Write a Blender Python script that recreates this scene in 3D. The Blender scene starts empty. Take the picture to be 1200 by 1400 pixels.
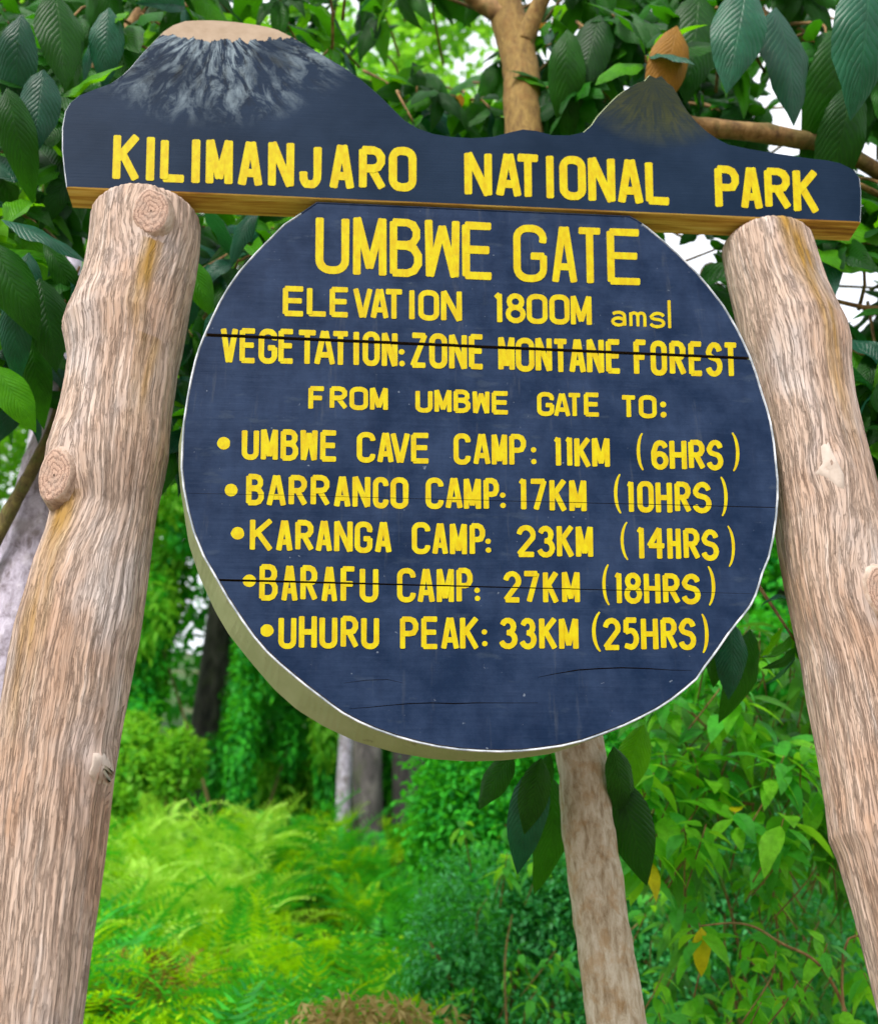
import bpy, bmesh, math, random
import numpy as np
from mathutils import Vector, Matrix, noise as mn

random.seed(11)
rng = np.random.default_rng(11)
S = bpy.context.scene
COL = S.collection

# ------------------------------------------------------------------ camera
W0, H0, F0 = 1200.0, 1400.0, 1465.0
CAM = Vector((0, 0, 1.55))
AX = Vector((18300, -350, -F0)).normalized()
AZ = Vector((-59, 3048, -F0)); AZ = (AZ - AX * AZ.dot(AX)).normalized()
AY = AZ.cross(AX)
R = Matrix((AX, AY, AZ))                       # camera axes -> world axes
cam = bpy.data.cameras.new('camera'); camo = bpy.data.objects.new('camera', cam); COL.objects.link(camo)
camo.matrix_world = Matrix.Translation(CAM) @ R.to_4x4()
cam.sensor_fit = 'VERTICAL'; cam.sensor_height = 24.0; cam.lens = F0 / H0 * 24.0
cam.clip_start = 0.02; cam.clip_end = 2000
cam.dof.use_dof = True; cam.dof.focus_distance = 2.55; cam.dof.aperture_fstop = 1.8
S.camera = camo

# ------------------------------------------------------------------ light
SUN_EL, SUN_AZ = math.radians(44), math.radians(212)
w = bpy.data.worlds.new("World"); S.world = w; w.use_nodes = True
nt = w.node_tree; nt.nodes.clear()
sky = nt.nodes.new('ShaderNodeTexSky'); sky.sky_type = 'NISHITA'; sky.sun_disc = False
sky.sun_elevation = SUN_EL; sky.sun_rotation = SUN_AZ; sky.air_density = 1.0; sky.dust_density = 6.0; sky.ozone_density = 1.0
# bright, thin overcast over the clear-sky model
tcw = nt.nodes.new('ShaderNodeTexCoord'); cn = nt.nodes.new('ShaderNodeTexNoise'); cn.inputs['Scale'].default_value = 2.2; cn.inputs['Detail'].default_value = 5
cr_ = nt.nodes.new('ShaderNodeValToRGB'); cr_.color_ramp.elements[0].position = .3; cr_.color_ramp.elements[0].color = (3.6, 3.8, 4.1, 1); cr_.color_ramp.elements[1].position = .7; cr_.color_ramp.elements[1].color = (5.2, 5.3, 5.4, 1)
nt.links.new(tcw.outputs['Generated'], cn.inputs['Vector']); nt.links.new(cn.outputs['Fac'], cr_.inputs[0])
hs = nt.nodes.new('ShaderNodeMix'); hs.data_type = 'RGBA'; hs.inputs[0].default_value = .85
bg = nt.nodes.new('ShaderNodeBackground'); bg.inputs[1].default_value = 0.15
wo = nt.nodes.new('ShaderNodeOutputWorld')
nt.links.new(sky.outputs[0], hs.inputs[6]); nt.links.new(cr_.outputs[0], hs.inputs[7]); nt.links.new(hs.outputs[2], bg.inputs[0]); nt.links.new(bg.outputs[0], wo.inputs[0])
sl = bpy.data.lights.new('sun', 'SUN'); sl.energy = 1.5; sl.angle = math.radians(14); sl.color = (1, .97, .92)
so = bpy.data.objects.new('sun', sl); COL.objects.link(so)
sd = Vector((math.cos(SUN_EL) * math.sin(SUN_AZ), math.cos(SUN_EL) * math.cos(SUN_AZ), math.sin(SUN_EL)))
so.rotation_euler = (-sd).to_track_quat('-Z', 'Y').to_euler()
so.location = (0, 0, 20)
S.view_settings.view_transform = 'Standard'; S.view_settings.look = 'None'
S.view_settings.exposure = 1.25; S.view_settings.gamma = 1.0; S.view_settings.use_curve_mapping = False
S.render.engine = 'CYCLES'
S.cycles.max_bounces = 7; S.cycles.transparent_max_bounces = 4

# ------------------------------------------------------------------ helpers
def ray(px, py):
    return R @ Vector(((px - W0 / 2), -(py - H0 / 2), -F0))
def at(px, py, Y):
    """world point on the vertical plane y = Y that the photograph shows at (px, py)"""
    d = ray(px, py); return CAM + d * (Y / d.y)
RI = R.transposed()
def proj(p):
    q = RI @ (Vector(p) - CAM)
    if q.z > -0.01: return None
    return (W0 / 2 + F0 * q.x / -q.z, H0 / 2 - F0 * q.y / -q.z)
def tag(o, label=None, cat=None, group=None, kind=None):
    if label: o['label'] = label
    if cat: o['category'] = cat
    if group: o['group'] = group
    if kind: o['kind'] = kind
    return o
def empty(name, loc=(0, 0, 0)):
    o = bpy.data.objects.new(name, None); COL.objects.link(o); o.location = loc; o.empty_display_size = .1; return o
def link(name, me, mats, parent=None, smooth=True):
    o = bpy.data.objects.new(name, me); COL.objects.link(o)
    if not isinstance(mats, (list, tuple)): mats = [mats]
    if not me.materials:
        for m in mats: me.materials.append(m)
    if parent is not None:
        o.parent = parent; o.matrix_parent_inverse = Matrix.Identity(4)
        pw = parent.location.copy(); pp = parent.parent
        while pp is not None: pw += pp.location; pp = pp.parent
        o.location = -pw                                   # meshes are in world coordinates
    if smooth and len(me.polygons): me.polygons.foreach_set('use_smooth', [True] * len(me.polygons))
    return o
def mesh_np(name, V, faces, uv=None, mi=None):
    """V (n,3); faces (m,k) array, k constant; uv (m*k,2) per corner"""
    me = bpy.data.meshes.new(name); V = np.asarray(V, dtype=np.float32); faces = np.asarray(faces, dtype=np.int32)
    m, k = faces.shape
    me.vertices.add(len(V)); me.vertices.foreach_set('co', V.ravel())
    me.loops.add(m * k); me.loops.foreach_set('vertex_index', faces.ravel())
    me.polygons.add(m); me.polygons.foreach_set('loop_start', np.arange(0, m * k, k, dtype=np.int32))
    me.polygons.foreach_set('loop_total', np.full(m, k, dtype=np.int32))
    if mi is not None: me.polygons.foreach_set('material_index', np.asarray(mi, dtype=np.int32))
    if uv is not None:
        l = me.uv_layers.new(name='UVMap'); l.data.foreach_set('uv', np.asarray(uv, dtype=np.float32).ravel())
    me.update(calc_edges=True); return me

# ------------------------------------------------------------------ node material helpers
class NM:
    def __init__(s, name):
        s.m = bpy.data.materials.new(name); s.m.use_nodes = True; s.t = s.m.node_tree; s.t.nodes.clear()
        s.out = s.n('ShaderNodeOutputMaterial'); s.p = s.n('ShaderNodeBsdfPrincipled'); s.l(s.p.outputs[0], s.out.inputs[0])
    def n(s, t, **kw):
        n = s.t.nodes.new(t)
        for k, v in kw.items(): setattr(n, k, v)
        return n
    def l(s, a, b): s.t.links.new(a, b)
    def coord(s, which='Object', scale=(1, 1, 1), loc=(0, 0, 0)):
        c = s.n('ShaderNodeTexCoord'); m = s.n('ShaderNodeMapping'); s.l(c.outputs[which], m.inputs[0])
        m.inputs['Scale'].default_value = scale; m.inputs['Location'].default_value = loc; return m.outputs[0]
    def noise(s, vec, sc=5, det=4, ro=.55, dis=0.0):
        n = s.n('ShaderNodeTexNoise'); s.l(vec, n.inputs['Vector']); n.inputs['Scale'].default_value = sc
        n.inputs['Detail'].default_value = det; n.inputs['Roughness'].default_value = ro; n.inputs['Distortion'].default_value = dis
        return n.outputs['Fac']
    def ramp(s, fac, stops):
        r = s.n('ShaderNodeValToRGB'); s.l(fac, r.inputs[0]); e = r.color_ramp.elements
        while len(e) < len(stops): e.new(.5)
        for i, (p, c) in enumerate(stops):
            e[i].position = p; e[i].color = (c, c, c, 1) if isinstance(c, (int, float)) else (*c, 1)
        return r.outputs[0]
    def mix(s, fac, a, b, mode='MIX'):
        m = s.n('ShaderNodeMix', data_type='RGBA', blend_type=mode)
        for sock, v in ((m.inputs[0], fac), (m.inputs[6], a), (m.inputs[7], b)):
            if isinstance(v, (int, float)): sock.default_value = v if sock == m.inputs[0] else (v, v, v, 1)
            elif isinstance(v, tuple): sock.default_value = (*v, 1)
            else: s.l(v, sock)
        return m.outputs[2]
    def math(s, op, a, b=0.0, clamp=False):
        m = s.n('ShaderNodeMath', operation=op, use_clamp=clamp)
        for i, v in enumerate((a, b)):
            if isinstance(v, (int, float)): m.inputs[i].default_value = v
            else: s.l(v, m.inputs[i])
        return m.outputs[0]
    def col(s, c):
        if isinstance(c, tuple): s.p.inputs['Base Color'].default_value = (*c, 1)
        else: s.l(c, s.p.inputs['Base Color'])
    def rough(s, v):
        if isinstance(v, (int, float)): s.p.inputs['Roughness'].default_value = v
        else: s.l(v, s.p.inputs['Roughness'])
    def bump(s, h, strength=.5, dist=.01):
        b = s.n('ShaderNodeBump'); s.l(h, b.inputs['Height']); b.inputs['Strength'].default_value = strength
        b.inputs['Distance'].default_value = dist; s.l(b.outputs[0], s.p.inputs['Normal']); return b.outputs[0]
    def sep(s, v):
        n = s.n('ShaderNodeSeparateXYZ'); s.l(v, n.inputs[0]); return n.outputs
    def comb(s, x, y, z):
        n = s.n('ShaderNodeCombineXYZ')
        for i, v in enumerate((x, y, z)):
            if isinstance(v, (int, float)): n.inputs[i].default_value = v
            else: s.l(v, n.inputs[i])
        return n.outputs[0]

D = 2.35            # distance of the sign's painted face
TH = 0.082          # thickness of its boards

# ------------------------------------------------------------------ materials
def m_paint():
    a = NM('navy_paint'); v = a.coord('Object')
    grain = a.noise(a.coord('Object', (1.6, 1, 22)), 3, 4, .55)
    blot = a.noise(v, 5.5, 7, .7); brush = a.noise(a.coord('Object', (14, 1, 3)), 2.5, 4)
    c = a.mix(a.ramp(blot, [(.38, 0.), (.62, 1.)]), (.0055, .0155, .043), (.019, .035, .078))
    c = a.mix(a.math('MULTIPLY', a.ramp(brush, [(.45, 0.), (.75, 1.)]), .3), c, (.006, .012, .034))
    c = a.mix(a.math('MULTIPLY', a.ramp(grain, [(.58, 0.), (.85, 1.)]), .2), c, (.045, .07, .13))
    spk = a.noise(v, 60, 2); c = a.mix(a.math('MULTIPLY', a.ramp(spk, [(.72, 0.), (.76, 1.)]), .35), c, (.28, .33, .4))
    a.col(c); a.rough(a.ramp(blot, [(.3, .42), (.7, .6)])); a.p.inputs['Specular IOR Level'].default_value = .05
    gt = a.noise(a.coord('Object', (9, 1, 26)), 1.2, 4)
    a.bump(a.math('ADD', grain, a.math('MULTIPLY', blot, .9)), .4, .003)
    drt = a.ramp(a.noise(a.coord('Object', (16, 1, 1.6)), 2, 5, .7), [(.60, 0.), (.72, 1.)])
    c = a.mix(a.math('MULTIPLY', drt, .16), c, (.12, .13, .13)); c = a.mix(a.math('MULTIPLY', a.ramp(gt, [(.62, 0.), (.7, 1.)]), .25), c, (.05, .07, .10)); a.col(c); return a
PAINT = m_paint().m
def m_mountain():
    a = NM('mountain_paint'); v = a.coord('Object')
    x, y, z = a.sep(v)
    pk = at(300, 28, D); px, pz = pk.x, pk.z + .03
    dx = a.math('SUBTRACT', x, px); dz = a.math('SUBTRACT', pz, z)
    ang = a.math('ARCTAN2', dx, dz); r = a.math('SQRT', a.math('ADD', a.math('MULTIPLY', dx, dx), a.math('MULTIPLY', dz, dz)))
    pv = a.comb(a.math('MULTIPLY', ang, 3.6), a.math('MULTIPLY', r, 4.0), 0)
    st = a.noise(pv, 2.2, 7, .74, .7)
    blot = a.noise(v, 3.5, 5, .6)
    base = a.mix(a.ramp(blot, [(.35, 0.), (.68, 1.)]), (.003, .012, .030), (.010, .023, .050))
    streak = a.ramp(st, [(.46, 0.), (.54, .5), (.64, 1.)])
    fade = a.math('MULTIPLY', a.ramp(r, [(.06, .3), (.10, 1.), (.28, .85), (.48, 0.)]), 1.0)
    patch = a.ramp(a.noise(v, 7, 5), [(.36, .15), (.6, 1.)])
    f = a.math('MULTIPLY', a.math('MULTIPLY', streak, fade), patch)
    dark = a.ramp(a.noise(pv, 3.1, 4, .6), [(.5, 0.), (.66, 1.)])
    c = a.mix(a.math('MULTIPLY', a.math('MULTIPLY', dark, fade), .9), base, (.003, .005, .007))
    c = a.mix(a.math('MULTIPLY', f, .95), c, (.28, .36, .41))
    # bare sandy summit cap with a ragged lower edge
    zz = a.math('SUBTRACT', z, at(300, 56, D).z)
    rag = a.math('MULTIPLY', a.math('SUBTRACT', a.noise(a.coord('Object', (28, 1, 4)), 1.6, 4, .6), .5), .09)
    side = a.math('MULTIPLY', a.math('ABSOLUTE', a.math('SUBTRACT', dx, -.01)), .10)
    cap = a.math('GREATER_THAN', a.math('SUBTRACT', a.math('ADD', zz, rag), side), 0)
    inx = a.math('LESS_THAN', dx, .30)
    cap = a.math('MULTIPLY', cap, inx)
    cc = a.mix(a.noise(v, 30, 3), (.26, .19, .125), (.42, .33, .25))
    c = a.mix(cap, c, cc)
    # second, jagged peak with olive and brown brush marks
    q = at(893, 110, D); ex = a.math('SUBTRACT', x, q.x); ez = a.math('SUBTRACT', q.z, z)
    an2 = a.math('ARCTAN2', ex, ez); r2 = a.math('SQRT', a.math('ADD', a.math('MULTIPLY', ex, ex), a.math('MULTIPLY', ez, ez)))
    s2 = a.noise(a.comb(a.math('MULTIPLY', an2, 5.0), a.math('MULTIPLY', r2, 6.0), 3.), 2.0, 6, .7, .6)
    f2 = a.math('MULTIPLY', a.ramp(s2, [(.42, .25), (.55, .8), (.7, 1.)]), a.ramp(r2, [(.02, 1.), (.15, .9), (.28, 0.)]))
    oc = a.mix(a.noise(v, 14, 3), (.026, .040, .006), (.115, .11, .024))
    c = a.mix(a.math('MULTIPLY', f2, .96), c, oc)
    c = a.mix(a.math('MULTIPLY', a.ramp(r2, [(.1, 1.), (.30, 0.)]), .7), c, (.010, .016, .010))
    a.col(c); a.rough(.55); a.p.inputs['Specular IOR Level'].default_value = .05
    gr = a.noise(a.coord('Object', (2.2, 1, 55)), 3, 5, .6)
    a.bump(a.math('ADD', gr, st), .3, .003); return a.m
MOUNTAIN = m_mountain()
def m_yellow():
    a = NM('yellow_letter_paint'); v = a.coord('Object')
    n = a.noise(a.coord('Object', (40, 1, 16)), 2, 4, .6); n2 = a.noise(v, 90, 3)
    c = a.mix(a.ramp(n, [(.35, 0.), (.65, 1.)]), (.43, .31, .0), (.48, .415, .001))
    c = a.mix(a.math('MULTIPLY', a.ramp(n2, [(.62, 0.), (.75, 1.)]), .5), c, (.30, .22, .02))
    a.col(c); a.rough(.6); a.p.inputs['Specular IOR Level'].default_value = .12; a.bump(n, .3, .001); return a.m
YELLOW = m_yellow()
def m_palepaint():
    a = NM('pale_edge_paint'); v = a.coord('Object')
    c = a.mix(a.noise(v, 12, 4), (.21, .27, .11), (.38, .43, .24))
    c = a.mix(a.ramp(a.noise(v, 30, 5), [(.62, 0.), (.72, .6)]), c, (.16, .15, .08))
    a.col(c); a.rough(.6); a.bump(a.noise(v, 40, 3), .2, .002); return a.m
PALE = m_palepaint()
def m_whiteedge():
    a = NM('white_edge_paint'); v = a.coord('Object')
    c = a.mix(a.ramp(a.noise(v, 22, 5), [(.38, 0.), (.6, 1.)]), (.62, .66, .72), (.24, .28, .32)); a.col(c); a.rough(.5); return a.m
WHITE = m_whiteedge()
def m_raw(dark=False):
    a = NM('dark_raw_wood' if dark else 'golden_raw_wood')
    g = a.noise(a.coord('Object', (1.6, 26, 26)), 2.2, 6, .65, .5)
    if dark: c = a.mix(g, (.02, .012, .006), (.06, .035, .015))
    else:
        c = a.ramp(g, [(.30, (.16, .06, .01)), (.45, (.45, .24, .03)), (.6, (.66, .46, .09)), (.8, (.70, .56, .2))])
    a.col(c); a.rough(.7); a.bump(g, .5, .004); return a.m
RAW, DARKRAW = m_raw(), m_raw(True)

def m_postbark():
    a = NM('debarked_post_wood')
    uv = a.coord('UV', (1, 1, 1)); x, y, z = a.sep(uv)
    wob = a.math('MULTIPLY', a.math('SUBTRACT', a.noise(a.comb(a.math('MULTIPLY', x, 5), a.math('MULTIPLY', y, 4), 0), 1, 3), .5), .022)
    xx = a.math('ADD', x, wob)
    g1 = a.noise(a.comb(a.math('MULTIPLY', xx, 95), a.math('MULTIPLY', y, 2.4), 0), 1, 6, .68, .05)
    g2 = a.noise(a.comb(a.math('MULTIPLY', xx, 190), a.math('MULTIPLY', y, 9), 3), 1, 4, .6, .3)
    def fis(fx, fy, sd, wdt):
        q = a.noise(a.comb(a.math('MULTIPLY', xx, fx), a.math('MULTIPLY', y, fy), sd), 1, 5, .6, .2)
        return a.ramp(a.math('ABSOLUTE', a.math('SUBTRACT', q, .5)), [(0., 1.), (wdt * .4, .7), (wdt, 0.)])
    fiss = a.math('MAXIMUM', fis(60, 1.8, 11, .020), a.math('MULTIPLY', fis(120, 7, 5, .03), .5))
    big = a.noise(a.comb(a.math('MULTIPLY', x, 7), a.math('MULTIPLY', y, 2.2), 7), 1, 4, .6)
    c = a.ramp(g1, [(.28, (.34, .23, .175)), (.42, (.43, .31, .24)), (.55, (.52, .39, .31)), (.70, (.64, .54, .48))])
    c = a.mix(a.math('MULTIPLY', a.ramp(g2, [(.36, 1.), (.46, 0.)]), .35), c, (.22, .14, .105))
    c = a.mix(a.ramp(big, [(.48, 0.), (.62, .7)]), c, a.mix(g1, (.28, .15, .08), (.52, .32, .21)))
    c = a.mix(a.ramp(a.noise(a.comb(a.math('MULTIPLY', x, 10), a.math('MULTIPLY', y, 3), 1), 1, 4), [(.50, 0.), (.68, .5)]), c, (.50, .48, .49))
    c = a.mix(a.math('MULTIPLY', fiss, .5), c, (.17, .105, .07))
    # resin / algae stain running down from the top
    at_ = a.n('ShaderNodeAttribute'); at_.attribute_name = 'stain'
    c = a.mix(at_.outputs['Fac'], c, a.mix(g1, (.14, .055, .006), (.46, .27, .02)))
    a.col(c); a.rough(.75)
    a.bump(a.math('SUBTRACT', a.math('ADD', g1, a.math('MULTIPLY', g2, .5)), a.math('MULTIPLY', fiss, .8)), 1.0, .005); return a.m
POSTWOOD = m_postbark()
def m_rings():
    a = NM('sawn_knot_wood'); v = a.coord('UV'); x, y, z = a.sep(v)
    nz = a.math('MULTIPLY', a.noise(v, 1.3, 6, .75), 1.1)
    r = a.math('ADD', a.math('SQRT', a.math('ADD', a.math('MULTIPLY', x, x), a.math('MULTIPLY', y, y))), nz)
    s = a.math('ABSOLUTE', a.math('SINE', a.math('MULTIPLY', r, 13.)))
    c = a.ramp(s, [(.0, (.11, .06, .04)), (.22, (.34, .21, .15)), (.7, (.50, .33, .25))])
    c = a.mix(a.ramp(r, [(.18, 1.), (.34, 0.)]), c, (.28, .15, .09))
    an_ = a.math('ARCTAN2', y, x); ck = a.noise(a.comb(a.math('MULTIPLY', an_, 2.2), a.math('MULTIPLY', r, .4), 4), 2.2, 4, .7)
    c = a.mix(a.ramp(a.math('ABSOLUTE', a.math('SUBTRACT', ck, .5)), [(0., .8), (.02, 0.)]), c, (.10, .055, .035))
    c = a.mix(a.ramp(a.noise(v, 1.3, 5, .7), [(.45, 0.), (.65, .5)]), c, (.30, .24, .20))
    a.col(c); a.rough(.8); a.bump(a.math('ADD', s, ck), .5, .003); return a.m
RINGS = m_rings()
def m_scar():
    a = NM('pale_scar_wood'); c = a.mix(a.noise(a.coord('Object', (1, 1, .4)), 60, 4), (.36, .29, .24), (.58, .50, .44)); a.col(c); a.rough(.8)
    a.bump(a.noise(a.coord('Object'), 90, 3), .5, .003); return a.m
SCAR = m_scar()
COLLAR_ARGS = ('knot_collar_wood', (.16, .10, .07), (.40, .29, .22), (.60, .50, .43), (.5, .44, .38), .4, 34, .4)
def m_bark(name, c1, c2, c3, lich=(.3, .3, .28), la=.5, sc=18, zs=.35):
    a = NM(name); v = a.coord('Object', (1, 1, zs)); g = a.noise(v, sc, 6, .68, .4)
    c = a.ramp(g, [(.32, c1), (.5, c2), (.7, c3)])
    c = a.mix(a.math('MULTIPLY', a.ramp(a.noise(a.coord('Object'), sc * .45, 5, .6), [(.5, 0.), (.62, 1.)]), la), c, lich)
    a.col(c); a.rough(.85); a.bump(g, .8, .01); return a.m
COLLAR = m_bark(*COLLAR_ARGS)
BARK_SPOT = m_bark('freckled_grey_brown_bark', (.24, .17, .09), (.46, .39, .28), (.62, .57, .46), (.36, .20, .06), .42, 48, .35)
nt_ = BARK_SPOT.node_tree; p_ = [n for n in nt_.nodes if n.type == 'BSDF_PRINCIPLED'][0]; old = p_.inputs['Base Color'].links[0].from_socket
tc_ = nt_.nodes.new('ShaderNodeTexCoord'); sp_ = nt_.nodes.new('ShaderNodeSeparateXYZ'); rp_ = nt_.nodes.new('ShaderNodeMapRange'); mx_ = nt_.nodes.new('ShaderNodeMix'); mx_.data_type = 'RGBA'; mx_.blend_type = 'MULTIPLY'
nt_.links.new(tc_.outputs['Object'], sp_.inputs[0]); nt_.links.new(sp_.outputs[2], rp_.inputs[0]); rp_.inputs[1].default_value = 2.6; rp_.inputs[2].default_value = 3.8
nt_.links.new(rp_.outputs[0], mx_.inputs[0]); nt_.links.new(old, mx_.inputs[6]); mx_.inputs[7].default_value = (.46, .33, .10, 1); nt_.links.new(mx_.outputs[2], p_.inputs['Base Color'])  # upper bole multiplied darker: its shade and ochre lichen, both in the colour
BARK_LILAC = m_bark('pale_lilac_bark', (.16, .13, .15), (.44, .40, .50), (.70, .66, .78), (.16, .13, .10), .5, 26, .6)
BARK_BROWN = m_bark('ochre_brown_bark', (.07, .035, .012), (.22, .12, .04), (.38, .23, .09), (.12, .13, .03), .4, 26, .5)
BARK_GREY = m_bark('grey_forest_bark', (.02, .018, .02), (.07, .06, .06), (.18, .16, .15), (.05, .07, .02), .4, 9, .3)
BARK_MOSS = m_bark('mossy_branch_bark', (.05, .035, .01), (.13, .10, .03), (.22, .19, .05), (.10, .14, .02), .6, 40, .6)

def m_leaf(name, dark, light, under, rough=.42, trans=.28, veins=True, hue=.5, spec=.25, island=False, vd=.0016):
    a = NM(name)
    if island:
        g = a.n('ShaderNodeNewGeometry'); rnd = g.outputs['Random Per Island']
    else:
        oi = a.n('ShaderNodeObjectInfo'); rnd = oi.outputs['Random']; g = a.n('ShaderNodeNewGeometry')
    c = a.mix(rnd, dark, light)
    uv = a.coord('UV'); x, y, z = a.sep(uv)
    ax = a.math('ABSOLUTE', a.math('SUBTRACT', x, .5))
    if veins:
        ph = a.math('MULTIPLY', a.math('SUBTRACT', y, a.math('MULTIPLY', ax, .62)), 46.)
        v = a.math('POWER', a.math('ABSOLUTE', a.math('SINE', a.math('ADD', ph, a.math('MULTIPLY', a.noise(uv, 3, 2), 3.)))), .7)
        mid = a.ramp(ax, [(0.0, 0.), (.03, 1.)])
        hgt = a.math('MULTIPLY', v, mid)
        nb = a.noise(uv, 7, 3)
        b = a.bump(a.math('ADD', hgt, a.math('MULTIPLY', nb, .8)), 1.0, vd)
        c = a.mix(a.math('MULTIPLY', a.math('SUBTRACT', 1., hgt), .22), c, a.mix(.5, light, under))
    else: b = None
    c = a.mix(a.ramp(a.noise(a.coord('Object', (1, 1, 1)), 5, 4, .6), [(.4, .0), (.65, .6)]), c, dark if not veins else tuple(q * .6 for q in dark)) if not island else c
    blem = a.ramp(a.noise(a.coord('Object'), 25, 4), [(.60, 0.), (.72, .45)])
    c = a.mix(blem, c, tuple(q * .55 for q in dark))
    cu = a.mix(g.outputs['Backfacing'], c, a.mix(.55, c, under))
    a.col(cu); a.rough(rough); a.p.inputs['Specular IOR Level'].default_value = spec
    tr = a.n('ShaderNodeBsdfTranslucent'); a.l(a.mix(.6, cu, under), tr.inputs[0])
    if b is not None: a.l(b, tr.inputs['Normal'])
    ms = a.n('ShaderNodeMixShader'); ms.inputs[0].default_value = trans
    a.l(a.p.outputs[0], ms.inputs[1]); a.l(tr.outputs[0], ms.inputs[2]); a.l(ms.outputs[0], a.out.inputs[0])
    return a.m
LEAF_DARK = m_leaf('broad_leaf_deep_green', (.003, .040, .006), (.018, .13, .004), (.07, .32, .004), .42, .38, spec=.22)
LEAF_BLUE = m_leaf('broad_leaf_blue_green', (.003, .05, .032), (.012, .12, .065), (.03, .22, .03), .40, .28, spec=.3)  # bluish sky sheen of the leaves is put into this base colour
LEAF_LIME = m_leaf('broad_leaf_lit_green', (.03, .24, .003), (.11, .40, .004), (.20, .58, .004), .45, .5, spec=.25)  # lit version of the broad leaf, its brightness put into the colour
LEAF_ORANGE = m_leaf('withered_orange_leaf', (.34, .15, .02), (.46, .24, .03), (.5, .25, .03), .55, .35)
LEAF_YELLOW = m_leaf('yellow_leaf', (.66, .58, .005), (.78, .70, .01), (.8, .7, .01), .5, .4)
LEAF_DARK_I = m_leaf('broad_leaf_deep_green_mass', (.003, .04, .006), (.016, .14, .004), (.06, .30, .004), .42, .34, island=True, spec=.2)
LEAF_LANCE = m_leaf('lance_leaf_green', (.03, .20, .015), (.10, .38, .015), (.16, .48, .03), .42, .42, island=True)
LEAF_SMALL = m_leaf('small_leaf_green', (.010, .19, .04), (.11, .56, .16), (.14, .66, .06), .38, .32, veins=False, island=True, spec=.3)
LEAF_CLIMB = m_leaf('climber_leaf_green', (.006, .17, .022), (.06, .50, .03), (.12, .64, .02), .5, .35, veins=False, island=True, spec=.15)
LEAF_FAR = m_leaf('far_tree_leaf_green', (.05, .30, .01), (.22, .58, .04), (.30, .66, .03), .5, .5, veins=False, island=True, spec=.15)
LEAF_FERN = m_leaf('bracken_green', (.14, .46, .001), (.48, .80, .004), (.50, .82, .004), .5, .42, veins=False, island=True, spec=.15)
LEAF_FERNP = m_leaf('bracken_pale_green', (.28, .62, .03), (.56, .86, .14), (.5, .84, .05), .45, .38, veins=False, island=True, spec=.15)
LEAF_DEAD = m_leaf('dead_bracken_brown', (.14, .06, .012), (.34, .17, .035), (.3, .15, .03), .7, .3, veins=False, island=True, spec=.15)
LEAF_DRY = m_leaf('dry_straw_leaf', (.30, .19, .07), (.52, .42, .17), (.5, .4, .12), .7, .3, veins=False, island=True, spec=.1)
def m_ground():
    a = NM('forest_floor'); v = a.coord('Object'); n = a.noise(v, 1.3, 6, .6); n2 = a.noise(v, 14, 5, .7)
    c = a.mix(a.ramp(n, [(.55, 0.), (.66, 1.)]), (.02, .10, .006), (.16, .10, .05)); c = a.mix(a.math('MULTIPLY', n2, .7), c, (.03, .05, .01))
    x, y, z = a.sep(v); c = a.mix(a.ramp(a.math('MULTIPLY', a.math('ADD', y, a.math('MULTIPLY', n, 2.)), .1), [(.40, 1.), (.52, 0.)]), c, a.mix(n2, (.20, .145, .09), (.36, .28, .19)))  # unseen near ground made pale earth so that it bounces light upward
    a.col(c); a.rough(.95); a.bump(n2, .9, .05); return a.m
GROUND = m_ground()

# ------------------------------------------------------------------ the ground
def hgt(x, y):
    x = np.asarray(x, float); y = np.asarray(y, float)
    t = np.clip((y - 3.2) / 3.0, 0, 1); a = 1.05 * t * t * (3 - 2 * t)
    b = np.where(y > 6, (y - 6) * .27, 0); b = np.where(y > 15, 9 * .27 + (y - 15) * .42, b); b = np.where(y > 45, 9 * .27 + 30 * .42 + 6 * (1 - np.exp(-(y - 45) / 60)), b)
    und = .16 * np.sin(x * 2.9 + 1.1 * np.sin(y * 1.3)) * np.sin(y * 2.3 + .8 * np.sin(x * 1.7)) * t + .14 * np.sin(x * 1.3 + y * .7) * t + .10 * np.sin(x * .6 - y * 1.1 + 2) * t
    right = -.06 * np.clip(x, -4, 6) * t
    return a + b + und + right
gx = np.concatenate([-np.geomspace(900, 14, 24), np.linspace(-13, 13, 105), np.geomspace(14, 900, 24)])
gy = np.concatenate([-np.geomspace(900, 5, 22), np.linspace(-4, 22, 105), np.geomspace(23, 1500, 34)])
GX, GY = np.meshgrid(gx, gy); GZ = hgt(GX, GY)
GZ += np.where((GY > 3.4) & (GY < 22), (np.sin(GX * 5.1 + GY * 3.3) * np.sin(GY * 4.7 - GX * 2.1)) * .05, 0)
ny_, nx_ = GX.shape; idx = np.arange(nx_ * ny_).reshape(ny_, nx_)
fc = np.stack([idx[:-1, :-1], idx[:-1, 1:], idx[1:, 1:], idx[1:, :-1]], -1).reshape(-1, 4)
tag(link('ground', mesh_np('ground', np.stack([GX, GY, GZ], -1).reshape(-1, 3), fc), GROUND), kind='structure')

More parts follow.
